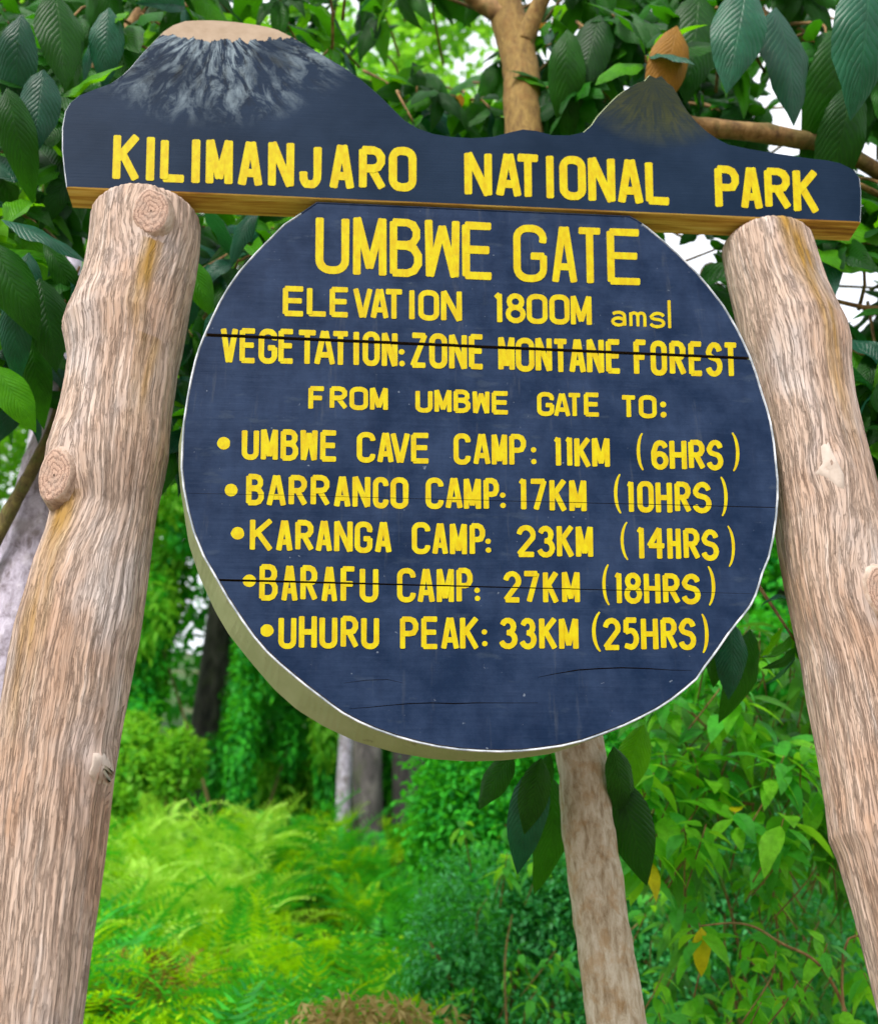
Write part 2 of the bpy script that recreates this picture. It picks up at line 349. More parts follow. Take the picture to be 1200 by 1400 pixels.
# ------------------------------------------------------------------ the sign: outlines traced on its face
disc_front = [(433,276),(411,291),(388,306),(368,326),(349,345),(326,371),(312,391),(299,413),(288,436),(278,458),(271,476),(266,492),(260,518),(255,545),(250,578),(248,610),(247,640),(250,668),(256,698),(264,728),(277,760),(293,788),(310,818),(331,850),(346,871),(363,891),(381,908),(400,924),(417,938),(434,951),(451,964),(468,976),(490,988),(513,998),(541,1008),(570,1016),(598,1022),(627,1026),(655,1028),(683,1029),(712,1028),(740,1025),(768,1021),(797,1014),(825,1004),(853,993),(876,982),(899,970),(919,957),(938,942),(953,929),(965,911),(975,898),(985,884),(995,869),(1009,851),(1019,839),(1027,828),(1034,814),(1039,798),(1043,784),(1052,762),(1058,735),(1062,707),(1064,680),(1064,656),(1062,636),(1059,605),(1054,576),(1049,557),(1043,539),(1035,512),(1026,487),(1017,467),(1007,447),(990,418),(970,392),(952,371),(933,352),(910,331),(886,311),(870,300),(860,295)]
rim_back = [(243,600),(243,640),(246,670),(250,695),(257,745),(271,790),(292,838),(310,869),(338,904),(373,946),(404,974),(439,995),(485,1016),(537,1030),(590,1039),(640,1042),(690,1040),(750,1031),(790,1018)]
hdr = [(91,256),(88,235),(85,205),(85,175),(89,152),(96,140),(108,130),(130,121),(152,113),(168,102),(180,90),(195,72),(212,54),(224,42),(236,34),(253,28),(272,27),(292,27),(320,29),(350,33),(366,36),(380,40),(400,50),(422,63),(447,78),(471,92),(496,110),(519,130),(537,148),(553,164),(572,175),(592,182),(615,186),(645,188),(675,186),(697,180),(715,176),(733,178),(755,184),(780,184),(797,180),(808,170),(815,159),(829,144),(842,131),(853,123),(862,118),(872,112),(880,110),(887,102),(896,106),(904,103),(912,112),(920,118),(927,130),(933,141),(940,152),(952,166),(965,178),(980,189),(996,197),(1025,203),(1055,208),(1082,212),(1108,216),(1128,218),(1147,222),(1160,228),(1168,233),(1175,243),(1177,262),(1177,285),(1176,304)]
def resample(pts, step):
    out = []; n = len(pts)
    for i in range(n):
        a = Vector(pts[i]); b = Vector(pts[(i + 1) % n]); k = max(1, int((b - a).length / step))
        for j in range(k): out.append(a.lerp(b, j / k))
    return out

def slab_bm(front_xz, back_xz, y0, y1, cham, mats):
    """front outline -> bevelled board.  mats: face, chamfer, side, back"""
    bm = bmesh.new(); n = len(front_xz)
    ctr = sum(front_xz, Vector((0, 0))) / n
    ins = []
    for i in range(n):
        a, b = front_xz[i - 1], front_xz[(i + 1) % n]; t = (b - a)
        nn = Vector((-t.y, t.x)); nn = nn.normalized() if nn.length > 1e-9 else Vector((0, 0))
        if (front_xz[i] + nn * .001 - ctr).length > (front_xz[i] - ctr).length and False: nn = -nn
        ins.append(nn)
    area = sum(front_xz[i].x * front_xz[(i + 1) % n].y - front_xz[(i + 1) % n].x * front_xz[i].y for i in range(n))
    sg = 1 if area > 0 else -1
    v0 = [bm.verts.new((p.x + m.x * cham * sg, y0, p.y + m.y * cham * sg)) for p, m in zip(front_xz, ins)]
    v1 = [bm.verts.new((p.x, y0 + cham, p.y)) for p in front_xz]
    v2 = [bm.verts.new((p.x, y1, p.y)) for p in back_xz]
    f = bm.faces.new(v0); f.material_index = mats[0]
    for i in range(n):
        j = (i + 1) % n
        q = bm.faces.new((v0[i], v0[j], v1[j], v1[i])); q.material_index = mats[1]
        q = bm.faces.new((v1[i], v1[j], v2[j], v2[i])); q.material_index = mats[2]
    f = bm.faces.new(v2[::-1]); f.material_index = mats[3]
    bmesh.ops.recalc_face_normals(bm, faces=bm.faces)
    return bm

sign = empty('park_sign', (at(655, 650, D).x, D + .04, 0))
tag(sign, 'navy round wooden park sign with yellow lettering, mountain-shaped header and two rough log posts', 'sign')

def xz(p, Y=D):
    q = at(p[0], p[1], Y); return Vector((q.x, q.z))
# header board
hf = [xz(p) for p in resample(hdr, 9)]
for i in range(len(hf)):
    hf[i] = hf[i] + Vector((0, 0))
hb = slab_bm(hf, [Vector((p.x - .0, p.y)) for p in hf], D, D + TH, .0028, (0, 1, 2, 3))
zcut = at(600, 186, D).z - .005
for f in hb.faces:
    if f.material_index in (1, 2):
        if f.normal.z < -.6: f.material_index = 3
        elif at(200, 90, D).x < f.calc_center_median().x < at(1140, 220, D).x and f.material_index == 1: f.material_index = 0 if f.normal.x > -.45 else 4
        elif f.material_index == 2: f.material_index = 1 if f.normal.x < -.3 else 4
me = bpy.data.meshes.new('header_board'); hb.to_mesh(me); hb.free()
header = link('header_board', me, [MOUNTAIN, WHITE, RAW, RAW, PALE], sign, smooth=False)
tag(header, 'mountain-shaped header board with painted snowy peak and a smaller jagged peak')

# disc boards
DY = D + .0015
df = [xz(p, DY) for p in resample(disc_front, 9)]
top_close = [Vector((p.x, p.y)) for p in df]
rb = [xz(p, D + TH) for p in rim_back]
def back_for(p, i):
    # take the traced rear rim on the lower left, elsewhere a slightly smaller rear outline
    ctr = xz((655, 650), DY); ang = math.atan2(p.y - ctr.y, p.x - ctr.x)
    best = None
    for k in range(len(rb) - 1):
        a0 = math.atan2(rb[k].y - ctr.y, rb[k].x - ctr.x); a1 = math.atan2(rb[k + 1].y - ctr.y, rb[k + 1].x - ctr.x)
        if a0 > 0: a0 -= 2 * math.pi
        if a1 > 0: a1 -= 2 * math.pi
        an = ang if ang <= 0 else ang - 2 * math.pi
        if a0 <= an <= a1:
            t = (an - a0) / max(1e-6, a1 - a0); best = rb[k].lerp(rb[k + 1], t); break
    if best is not None: best = best.lerp(p, .14)
    if best is None: return ctr + (p - ctr) * .985
    return best
dbk = [back_for(p, i) for i, p in enumerate(df)]
def inset(P, d):
    n = len(P); area = sum(P[i].x * P[(i + 1) % n].y - P[(i + 1) % n].x * P[i].y for i in range(n)); sg = 1 if area > 0 else -1; out = []
    for i in range(n):
        t = P[(i + 1) % n] - P[i - 1]; t.normalize(); out.append(P[i] + Vector((-t.y, t.x)) * sg * d)
    return out
zcut_disc = at(650, 300, D).z
fi, bi = inset(df, .0062), inset(dbk, .0062)
disc = slab_bm(fi, bi, DY, D + TH - .004, .0006, (0, 0, 3, 3))
bmr = bmesh.new(); loops = []
for P, yy in ((inset(df, .0058), DY + .003), (inset(df, .0034), DY - .0008), (inset(df, .0014), DY - .0008), (df, DY + .001), (dbk, D + TH - .003), (inset(dbk, .004), D + TH - .001), (inset(dbk, .0058), D + TH - .003)):
    loops.append([bmr.verts.new((p.x, yy, p.y)) for p in P])
for k in range(len(loops)):
    a_, b_ = loops[k], loops[(k + 1) % len(loops)]
    for i in range(len(a_)):
        j = (i + 1) % len(a_); f = bmr.faces.new((a_[i], a_[j], b_[j], b_[i])); f.material_index = 2 if loops[0][i].co.z > zcut_disc else (0 if k in (0, 1, 2) else 1)
bmesh.ops.recalc_face_normals(bmr, faces=bmr.faces)
me = bpy.data.meshes.new('edge_band'); bmr.to_mesh(me); bmr.free()
link('edge_band', me, [WHITE, PALE, PAINT], sign, smooth=False)['label'] = 'cream painted edge band round the disc'
def line_plane(pa, pb, off):
    a, b = xz(pa, DY), xz(pb, DY); t = (b - a).normalized(); n = Vector((-t.y, t.x))     # n points up
    if n.y < 0: n = -n
    return Vector((a.x + n.x * off, DY, a.y + n.y * off)), Vector((n.x, 0, n.y))
gaps = [((285, 458, .0052), (1022, 490, .0048)), ((250, 674, .0004), (1064, 694, .0011)), ((300, 793, .0029), (1040, 812, .0003))]
def edge(g, side):      # plane along a gap's upper (+) or lower (-) lip
    (x0, y0, w0), (x1, y1, w1) = g
    a = xz((x0, y0), DY) + Vector((0, side * w0)); b = xz((x1, y1), DY) + Vector((0, side * w1))
    t = (b - a).normalized(); n = Vector((-t.y, t.x)); n = n if n.y > 0 else -n
    return Vector((a.x, DY, a.y)), Vector((n.x, 0, n.y))
bands = [(edge(gaps[0], +1), None), (edge(gaps[1], +1), edge(gaps[0], -1)), (edge(gaps[2], +1), edge(gaps[1], -1)), (None, edge(gaps[2], -1))]
def clip(bm, band, fill):
    lo, hi = band
    for pl, sgn in ((lo, 1), (hi, -1)):
        if pl is None: continue
        co, no = pl
        g = bm.verts[:] + bm.edges[:] + bm.faces[:]
        r = bmesh.ops.bisect_plane(bm, geom=g, dist=1e-6, plane_co=co, plane_no=no * sgn, clear_inner=True)
        if fill:
            ed = [e for e in r['geom_cut'] if isinstance(e, bmesh.types.BMEdge)]
            rr = bmesh.ops.edgenet_fill(bm, edges=ed)
            for f in rr['faces']: f.material_index = 4
planks = []
PLAB = ['top board of the disc, above the wide gap', 'second board of the disc with the first two camp lines', 'narrow third board of the disc', 'bottom board of the disc with two long cracks']
def crack_cutter(pts, wid):
    P = [xz(p, DY) for p in pts]; bm = bmesh.new(); n = len(P); up, dn = [], []
    for i, p in enumerate(P):
        k = math.sin(math.pi * (i + .12) / (n - 1 + .24)) ; h = wid * (.25 + .75 * k) * (.8 + .4 * random.random()) / 2
        up.append((p.x, p.y + h)); dn.append((p.x, p.y - h))
    ring = up + dn[::-1]
    a = [bm.verts.new((x, DY - .01, z)) for x, z in ring]; b = [bm.verts.new((x, DY + .009, z)) for x, z in ring]
    bm.faces.new(a); bm.faces.new(b[::-1])
    for i in range(len(ring)):
        j = (i + 1) % len(ring); bm.faces.new((a[j], a[i], b[i], b[j]))
    bmesh.ops.triangulate(bm, faces=bm.faces)
    bmesh.ops.recalc_face_normals(bm, faces=bm.faces)
    me = bpy.data.meshes.new('cut'); bm.to_mesh(me); bm.free(); return me
cracks = [([(735,926),(760,921),(790,916),(820,914),(850,913),(885,914),(915,916),(945,917)], .0030),
          ([(478,969),(505,967),(535,964),(560,962),(590,961),(620,962),(650,961),(690,961),(735,961)], .0026),
          ([(470,934),(500,930),(530,929),(552,934)], .0014)]
for k, band in enumerate(bands):
    b = disc.copy(); clip(b, band, True); bmesh.ops.recalc_face_normals(b, faces=b.faces)
    me = bpy.data.meshes.new('disc_board'); b.to_mesh(me); b.free()
    o = link('disc_board', me, [PAINT, WHITE, PALE, DARKRAW, DARKRAW], sign, smooth=False); o['label'] = PLAB[k]
    if k == 3:
        cm = bpy.data.meshes.new('c'); bmc = bmesh.new()
        for pts, wd in cracks: bmc.from_mesh(crack_cutter(pts, wd))
        bmc.to_mesh(cm); bmc.free(); co_ = bpy.data.objects.new('cutter', cm); COL.objects.link(co_); co_.location = (0, 0, 0)
        md = o.modifiers.new('b', 'BOOLEAN'); md.operation = 'DIFFERENCE'; md.object = co_; md.solver = 'EXACT'
        bpy.context.view_layer.update(); dg = bpy.context.evaluated_depsgraph_get()
        nm = bpy.data.meshes.new_from_object(o.evaluated_get(dg)); nv = len(nm.polygons)
        o.modifiers.clear()
        if nv > 20:
            o.data = nm; nm.name = 'disc_board_cracked'
            for p in nm.polygons:
                if p.material_index == 0 and abs(p.normal.y) < .9: p.material_index = 4
                elif p.material_index == 0 and p.center.y > DY + .004: p.material_index = 4
        bpy.data.objects.remove(co_)
    planks.append(o)

# ------------------------------------------------------------------ the lettering
def arc(cx, cy, rx, ry, a0, a1, n=5):
    return [(cx + rx * math.cos(math.radians(a0 + (a1 - a0) * i / n)), cy + ry * math.sin(math.radians(a0 + (a1 - a0) * i / n))) for i in range(n + 1)]
A_ = arc
ry = .2; rx = .42
G = {
 'A': [[(0, 0), (.43, 1)], [(1, 0), (.57, 1)], [(.2, .27), (.8, .27)]],
 'B': [[(0, 0), (0, 1)], [(0, 1)] + A_(.55, .78, .38, .22, 90, -90) + [(0, .56)], [(0, .54)] + A_(.55, .27, .45, .27, 90, -90) + [(0, 0)]],
 'C': [A_(1 - rx, 1 - ry, rx, ry, -5, 90)[0:] + A_(rx, 1 - ry, rx, ry, 90, 180) + A_(rx, ry, rx, ry, 180, 270) + A_(1 - rx, ry, rx, ry, 270, 365)],
 'E': [[(0, 0), (0, 1)], [(0, 1), (1, 1)], [(0, .52), (.92, .52)], [(0, 0), (1, 0)]],
 'F': [[(0, 0), (0, 1)], [(0, 1), (1, 1)], [(0, .52), (.85, .52)]],
 'G': [A_(1 - rx, 1 - ry, rx, ry, -20, 90) + A_(rx, 1 - ry, rx, ry, 90, 180) + A_(rx, ry, rx, ry, 180, 270) + A_(1 - rx, ry, rx, ry, 270, 360) + [(1, .45)], [(.55, .45), (1, .45)]],
 'H': [[(0, 0), (0, 1)], [(1, 0), (1, 1)], [(0, .5), (1, .5)]],
 'I': [[(.5, 0), (.5, 1)]],
 'J': [[(.8, 1), (.8, .25)] + A_(.45, .22, .35, .22, 0, -90)[1:] + A_(.25, .2, .25, .2, 270, 180)[1:] + [(0, .3)]],
 'K': [[(0, 0), (0, 1)], [(.02, .45), (1, 1)], [(.3, .58), (1, 0)]],
 'L': [[(0, 1), (0, 0)], [(0, 0), (1, 0)]],
 'M': [[(0, 0), (0, 1)], [(.02, 1), (.5, .12)], [(.5, .12), (.98, 1)], [(1, 0), (1, 1)]],
 'N': [[(0, 0), (0, 1)], [(.02, 1), (.98, 0)], [(1, 0), (1, 1)]],
 'O': [A_(1 - rx, 1 - ry, rx, ry, 0, 90) + A_(rx, 1 - ry, rx, ry, 90, 180) + A_(rx, ry, rx, ry, 180, 270) + A_(1 - rx, ry, rx, ry, 270, 360) + ['close']],
 'P': [[(0, 0), (0, 1)], [(0, 1)] + A_(.55, .74, .45, .26, 90, -90) + [(0, .48)]],
 'R': [[(0, 0), (0, 1)], [(0, 1)] + A_(.55, .75, .43, .25, 90, -90) + [(0, .5)], [(.45, .5), (1, 0)]],
 'S': [A_(.55, .76, .42, .24, 10, 150, 6) + A_(.5, .74, .45, .2, 180, 235, 3) + A_(.5, .27, .48, .27, 60, -90, 7) + A_(.45, .25, .45, .25, 270, 195, 4)],
 'T': [[(0, 1), (1, 1)], [(.5, 0), (.5, 1)]],
 'U': [[(0, 1)] + A_(rx, ry, rx, ry, 180, 270) + A_(1 - rx, ry, rx, ry, 270, 360) + [(1, 1)]],
 'V': [[(0, 1), (.45, 0)], [(1, 1), (.55, 0)]],
 'W': [[(0, 1), (.04, 0)], [(.06, 0), (.5, .9)], [(.5, .9), (.94, 0)], [(1, 1), (.96, 0)]],
 'Z': [[(0, 1), (1, 1)], [(1, 1), (0, 0)], [(0, 0), (1, 0)]],
 '1': [[(.6, 0), (.6, 1)], [(.6, 1), (0, .88)]],
 '2': [A_(.5, .72, .5, .28, 170, -20, 9) + [(0, .02)], [(0, 0), (1, 0)]],
 '3': [A_(.45, .76, .45, .24, 160, -80, 9) + [(.4, .53)], [(.4, .53)] + A_(.45, .27, .55, .27, 75, -160, 9)],
 '4': [[(.7, 0), (.7, 1)], [(.7, 1), (0, .42)], [(0, .42), (1, .42)]],
 '5': [[(.95, 1), (.1, 1)], [(.1, 1), (.06, .56)], [(.06, .56)] + A_(.48, .31, .5, .31, 90, -90, 8) + [(0, .06)]],
 '6': [A_(.55, .76, .43, .24, 15, 150, 7) + [(0, .6), (0, .27)], A_(.5, .27, .5, .28, 0, 360, 14)[:-1] + ['close']],
 '7': [[(0, 1), (1, 1)], [(1, 1), (.35, 0)]],
 '8': [A_(.5, .76, .42, .24, 0, 360, 14)[:-1] + ['close'], A_(.5, .27, .5, .27, 0, 360, 14)[:-1] + ['close']],
 '(': [A_(1.0, .5, 1.0, .56, 118, 242, 9)],
 ')': [A_(0.0, .5, 1.0, .56, 62, -62, 9)],
 'a': [A_(.45, .75, .45, .25, 150, 0, 6) + [(.92, 0)], A_(.45, .28, .45, .28, 0, 360, 12)[:-1] + ['close']],
 'm': [[(0, 0), (0, 1)], [(0, .7)] + A_(.25, .75, .25, .25, 160, 0, 5) + [(.5, 0)], [(.5, .7)] + A_(.75, .75, .25, .25, 160, 0, 5) + [(1, 0)]],
 's': [A_(.55, .76, .42, .24, 10, 150, 6) + A_(.5, .74, .45, .2, 180, 235, 3) + A_(.5, .27, .48, .27, 60, -90, 7) + A_(.45, .25, .45, .25, 270, 195, 4)],
 'l': [[(.5, 0), (.5, 1)]],
}
G['0'] = G['O']
# each run: chars with x ranges, (top y at x0, top y at x1, bottom y at x0, bottom y at x1), stroke width (px)
LINES = [
 ('KILIMANJARO NATIONAL PARK', 'H', [
  ('K',155,191),('I',199,213),('L',220,256),('I',262,274),('M',282,318),('A',326,359),('N',367,402),('J',410,444),('A',451,484),('R',491,527),('O',532,569), (155,569,185,203,245,262,13.0),
  ('N',635,672),('A',678,712),('T',704,739),('I',744,759),('O',765,800),('N',804,840),('A',844,878),('L',882,917), (635,917,208,220,265,280,12.5),
  ('P',977,1010),('A',1012,1041),('R',1045,1080),('K',1084,1118), (977,1118,226,234,282,290,12.0)]),
 ('UMBWE GATE', 'D', [
  ('U',432,477),('M',483,528),('B',533,577),('W',581,628),('E',632,675), (432,675,294,305,373,382,12.5),
  ('G',702,747),('A',754,788),('T',788,824),('E',830,877), (702,877,307,314,384,389,11.5)]),
 ('ELEVATION 1800M amsl', 'D', [
  ('E',387,417),('L',420,448),('E',451,478),('V',483,509),('A',507,531),('T',525,552),('I',558,568),('O',572,600),('N',603,631), (387,631,391,398,431,439,8.6),
  ('1',675,689),('8',691,718),('0',720,748),('0',751,778),('M',780,808), (675,808,401,405,441,445,8.2),
  ('a',835,857),('m',860,883),('s',887,909), (835,909,425,427,446,449,5.0), ('l',910,919), (910,919,409,409,449,449,5.0)]),
 ('VEGETATION: ZONE MONTANE FOREST', 'D', [
  ('V',302,325),('E',328,351),('G',354,379),('E',381,403),('T',406,434),('A',430,458),('T',453,478),('I',482,492),('O',496,519),('N',522,543), (302,543,448,455,495,501,8.8),
  (':',549,481,497,4.0), ('Z',561,584),('O',587,611),('N',614,638),('E',641,662), (561,662,455,458,502,505,8.8),
  ('M',681,703),('O',705,730),('N',732,754),('T',755,777),('A',778,800),('N',802,825),('E',828,849), (681,849,461,465,506,511,8.8),
  ('F',866,885),('O',889,911),('R',915,937),('E',941,961),('S',964,987),('T',988,1009), (866,1009,465,469,512,515,8.8)]),
 ('FROM UMBWE GATE TO:', 'D', [
  ('F',422,445),('R',451,475),('O',478,503),('M',506,530), (422,530,528,530,559,561,7.6),
  ('U',568,591),('M',594,617),('B',620,643),('W',646,669),('E',672,696), (568,696,532,535,563,566,7.4),
  ('G',734,757),('A',757,779),('T',775,795),('E',798,820), (734,820,536,538,568,570,7.2),
  ('T',848,870),('O',873,897), (848,897,540,541,570,572,7.2), (':',906,553,567,4.2)]),
 ('UMBWE CAVE CAMP: 11KM (6HRS)', 'D', [
  ('*',306,606,9), ('U',331,354),('M',357,380),('B',384,408),('W',411,434),('E',438,462), (331,462,586,589,628,631,8.8),
  ('C',488,513),('A',516,538),('V',534,560),('E',562,588), (488,588,591,592,632,633,8.6),
  ('C',620,643),('A',647,670),('M',672,693),('P',696,719), (620,719,593,594,635,636,8.4), (':',729,615,631,3.8),
  ('1',757,768),('1',773,783),('K',785,807),('M',809,833), (757,833,598,599,637,639,8.6),
  ('(',870,885), (870,885,590,590,644,644,5.5), ('6',890,913),('H',915,938),('R',941,963),('S',965,988), (890,988,602,602,641,643,8.4), (')',994,1010), (994,1010,590,590,646,646,5.5)]),
 ('BARRANCO CAMP: 17KM (10HRS)', 'D', [
  ('*',316,670,9), ('B',337,361),('A',365,391),('R',395,420),('R',425,451),('A',457,479),('N',482,506),('C',510,531),('O',534,558), (337,558,648,653,690,695,8.8),
  ('C',582,606),('A',609,632),('M',634,657),('P',661,682), (582,682,653,654,695,696,8.6), (':',687,677,691,3.8),
  ('1',709,721),('7',723,747),('K',751,774),('M',778,801), (709,801,655,656,697,699,8.6),
  ('(',839,855), (839,855,647,647,704,704,5.5), ('1',857,867),('0',871,893),('H',896,918),('R',922,944),('S',946,972), (857,972,658,660,700,702,8.4), (')',979,994), (979,994,650,650,707,707,5.5)]),
 ('KARANGA CAMP: 23KM (14HRS)', 'D', [
  ('*',325,729,9), ('K',342,373),('A',378,400),('R',404,429),('A',432,454),('N',457,482),('G',485,509),('A',513,535), (342,535,710,714,752,756,8.8),
  ('C',563,588),('A',591,612),('M',615,638),('P',642,663), (563,663,714,716,757,758,8.6), (':',667,740,752,3.8),
  ('2',706,732),('3',735,758),('K',761,784),('M',787,810), (706,810,718,720,761,762,8.6),
  ('(',848,865), (848,865,712,712,767,767,5.0), ('1',870,882),('4',884,910),('H',912,930),('R',934,956),('S',958,982), (870,982,721,724,764,766,8.4), (')',988,1004), (988,1004,717,717,776,776,5.0)]),
 ('BARAFU CAMP: 27KM (18HRS)', 'D', [
  ('*',341,794,9), ('B',355,380),('A',385,407),('R',411,434),('A',440,461),('F',466,487),('U',492,517), (355,517,772,776,821,823,8.8),
  ('C',543,568),('A',571,594),('M',597,620),('P',624,646), (543,646,777,777,823,823,8.6), (':',652,807,818,3.8),
  ('2',688,712),('7',714,737),('K',742,763),('M',768,792), (688,792,781,782,823,824,8.6),
  ('(',823,839), (823,839,770,770,829,829,5.5), ('1',840,851),('8',853,877),('H',880,902),('R',906,929),('S',931,957), (840,957,783,785,825,826,8.4), (')',961,977), (961,977,773,773,830,830,5.5)]),
 ('UHURU PEAK: 33KM (25HRS)', 'D', [
  ('*',365,862,9), ('U',381,405),('H',409,433),('U',437,461),('R',466,490),('U',494,518), (381,518,842,843,886,887,8.8),
  ('P',547,572),('E',576,600),('A',603,627),('K',629,654), (547,654,843,844,887,887,8.6), (':',662,864,880,3.8),
  ('3',683,707),('3',711,733),('K',737,761),('M',764,790), (683,790,845,845,887,887,8.8),
  ('(',809,829), (809,829,835,835,893,893,6.0), ('2',824,848),('5',851,873),('H',876,899),('R',903,925),('S',927,951), (824,951,845,845,888,888,8.6), (')',953,968), (953,968,838,838,895,895,6.0)]),
]
def stroke_faces(bm, P, w, Y, closed, taper=False):
    """P: pixel polyline; w stroke width in px -> strip on plane Y"""
    n = len(P); L, Rr = [], []
    for i in range(n):
        if closed: a, b = P[i - 1], P[(i + 1) % n]; pa, pb = P[i] - a, b - P[i]
        else:
            pa = P[i] - P[i - 1] if i else P[1] - P[0]; pb = P[i + 1] - P[i] if i < n - 1 else P[-1] - P[-2]
        if pa.length < 1e-6: pa = pb
        if pb.length < 1e-6: pb = pa
        pa = pa.normalized(); pb = pb.normalized(); t = (pa + pb); t = t.normalized() if t.length > .2 else pa
        nn = Vector((-t.y, t.x)); c = max(.72, nn.dot(Vector((-pa.y, pa.x))))
        ww = w / 2 / c * (1 + random.uniform(-.05, .05))
        if taper: ww *= .35 + .65 * math.sin(math.pi * (i + .6) / (n + .2))
        L.append(P[i] + nn * ww); Rr.append(P[i] - nn * ww)
    vl = [bm.verts.new(at(p.x, p.y, Y)) for p in L]; vr = [bm.verts.new(at(p.x, p.y, Y)) for p in Rr]
    for i in range(n if closed else n - 1):
        j = (i + 1) % n
        try: bm.faces.new((vl[i], vl[j], vr[j], vr[i]))
        except ValueError: pass
    if not closed:                                 # softly rounded brush ends
        for (l, r, base, dr) in ((vl[0], vr[0], P[0], (P[0] - P[1]).normalized()), (vl[-1], vr[-1], P[-1], (P[-1] - P[-2]).normalized())):
            q1 = base + dr * w * .13; s = Vector((-dr.y, dr.x)) * w * .33 * (.4 if taper else 1)
            a = bm.verts.new(at((q1 + s).x, (q1 + s).y, Y)); b = bm.verts.new(at((q1 - s).x, (q1 - s).y, Y))
            la = Vector(l.co); 
            if (Vector(a.co) - la).length > (Vector(b.co) - la).length: a, b = b, a
            try: bm.faces.new((l, a, b, r))
            except ValueError: pass
def disc_faces(bm, cx, cy, r, Y):
    vs = [bm.verts.new(at(cx + r * (1 + random.uniform(-.06, .06)) * math.cos(t * math.pi / 8), cy + r * .96 * math.sin(t * math.pi / 8), Y)) for t in range(16)]
    bm.faces.new(vs)
for text, where, items in LINES:
    Y0 = (D if where == 'H' else DY) - .0006; pend = []; si = 0; glyphs = []
    def dots(name, lst):
        bm = bmesh.new()
        for d_ in lst: disc_faces(bm, *d_, Y0)
        glyphs.append((name, bm))
    for it in items:
        if it[0] == '*': dots('bullet_dot', [it[1:4]]); continue
        if it[0] == ':':
            dots('painted_dot', [(it[1], it[2], it[4])]); dots('painted_dot', [(it[1] + .5, it[3], it[4])]); continue
        if isinstance(it[0], str): pend.append(it); continue
        X0, X1, t0, t1, b0, b1, sw = it; sw *= .85
        for ch, x0, x1 in pend:
            jy = random.uniform(-.6, .6); bm = bmesh.new()
            for stroke in G[ch]:
                closed = stroke[-1] == 'close'; pts = stroke[:-1] if closed else stroke
                h = sw / 2; P = []
                for (u, v) in pts:
                    xx = x0 + h * .92 + u * max(.1, (x1 - x0) - 2 * h * .92) if x1 - x0 > 2 * h else (x0 + x1) / 2 + (u - .5) * 1.0
                    fx = (xx - X0) / max(1, X1 - X0)
                    ty = t0 + (t1 - t0) * fx; by = b0 + (b1 - b0) * fx
                    iv = h * .85 if ch not in 'NAVMWKIHTFPJ1l47' else 1.5
                    vt = ty + (h * .85 if ch in 'TFPJ7EBRDO' and abs(v - 1) < .5 and ch not in 'IHNMWAVK' else iv)
                    vb = by - (h * .85 if ch in 'J' else iv)
                    xs = xx + (v - .5) * -(by - ty) * .035 * (-1 if xx < 541 else 1) * abs(xx - 541) / 500
                    P.append(Vector((xs, vb + (vt - vb) * v + jy)))
                si += 1
                stroke_faces(bm, P, sw, Y0 - .00016 * (si % 6), closed, taper=ch in '()')
            glyphs.append(('bracket' if ch in '()' else 'numeral' if ch.isdigit() else 'letter', bm, ch))
        pend = []
    for gl in glyphs:
        name, bm = gl[0], gl[1]
        outs = [(header, None)] if where == 'H' else list(zip(planks, bands))
        for par, band in outs:
            b = bm.copy()
            if band: clip(b, band, False)
            if len(b.faces):
                me = bpy.data.meshes.new(name); b.to_mesh(me); link(name, me, YELLOW, par, smooth=False)
            b.free()
        bm.free()

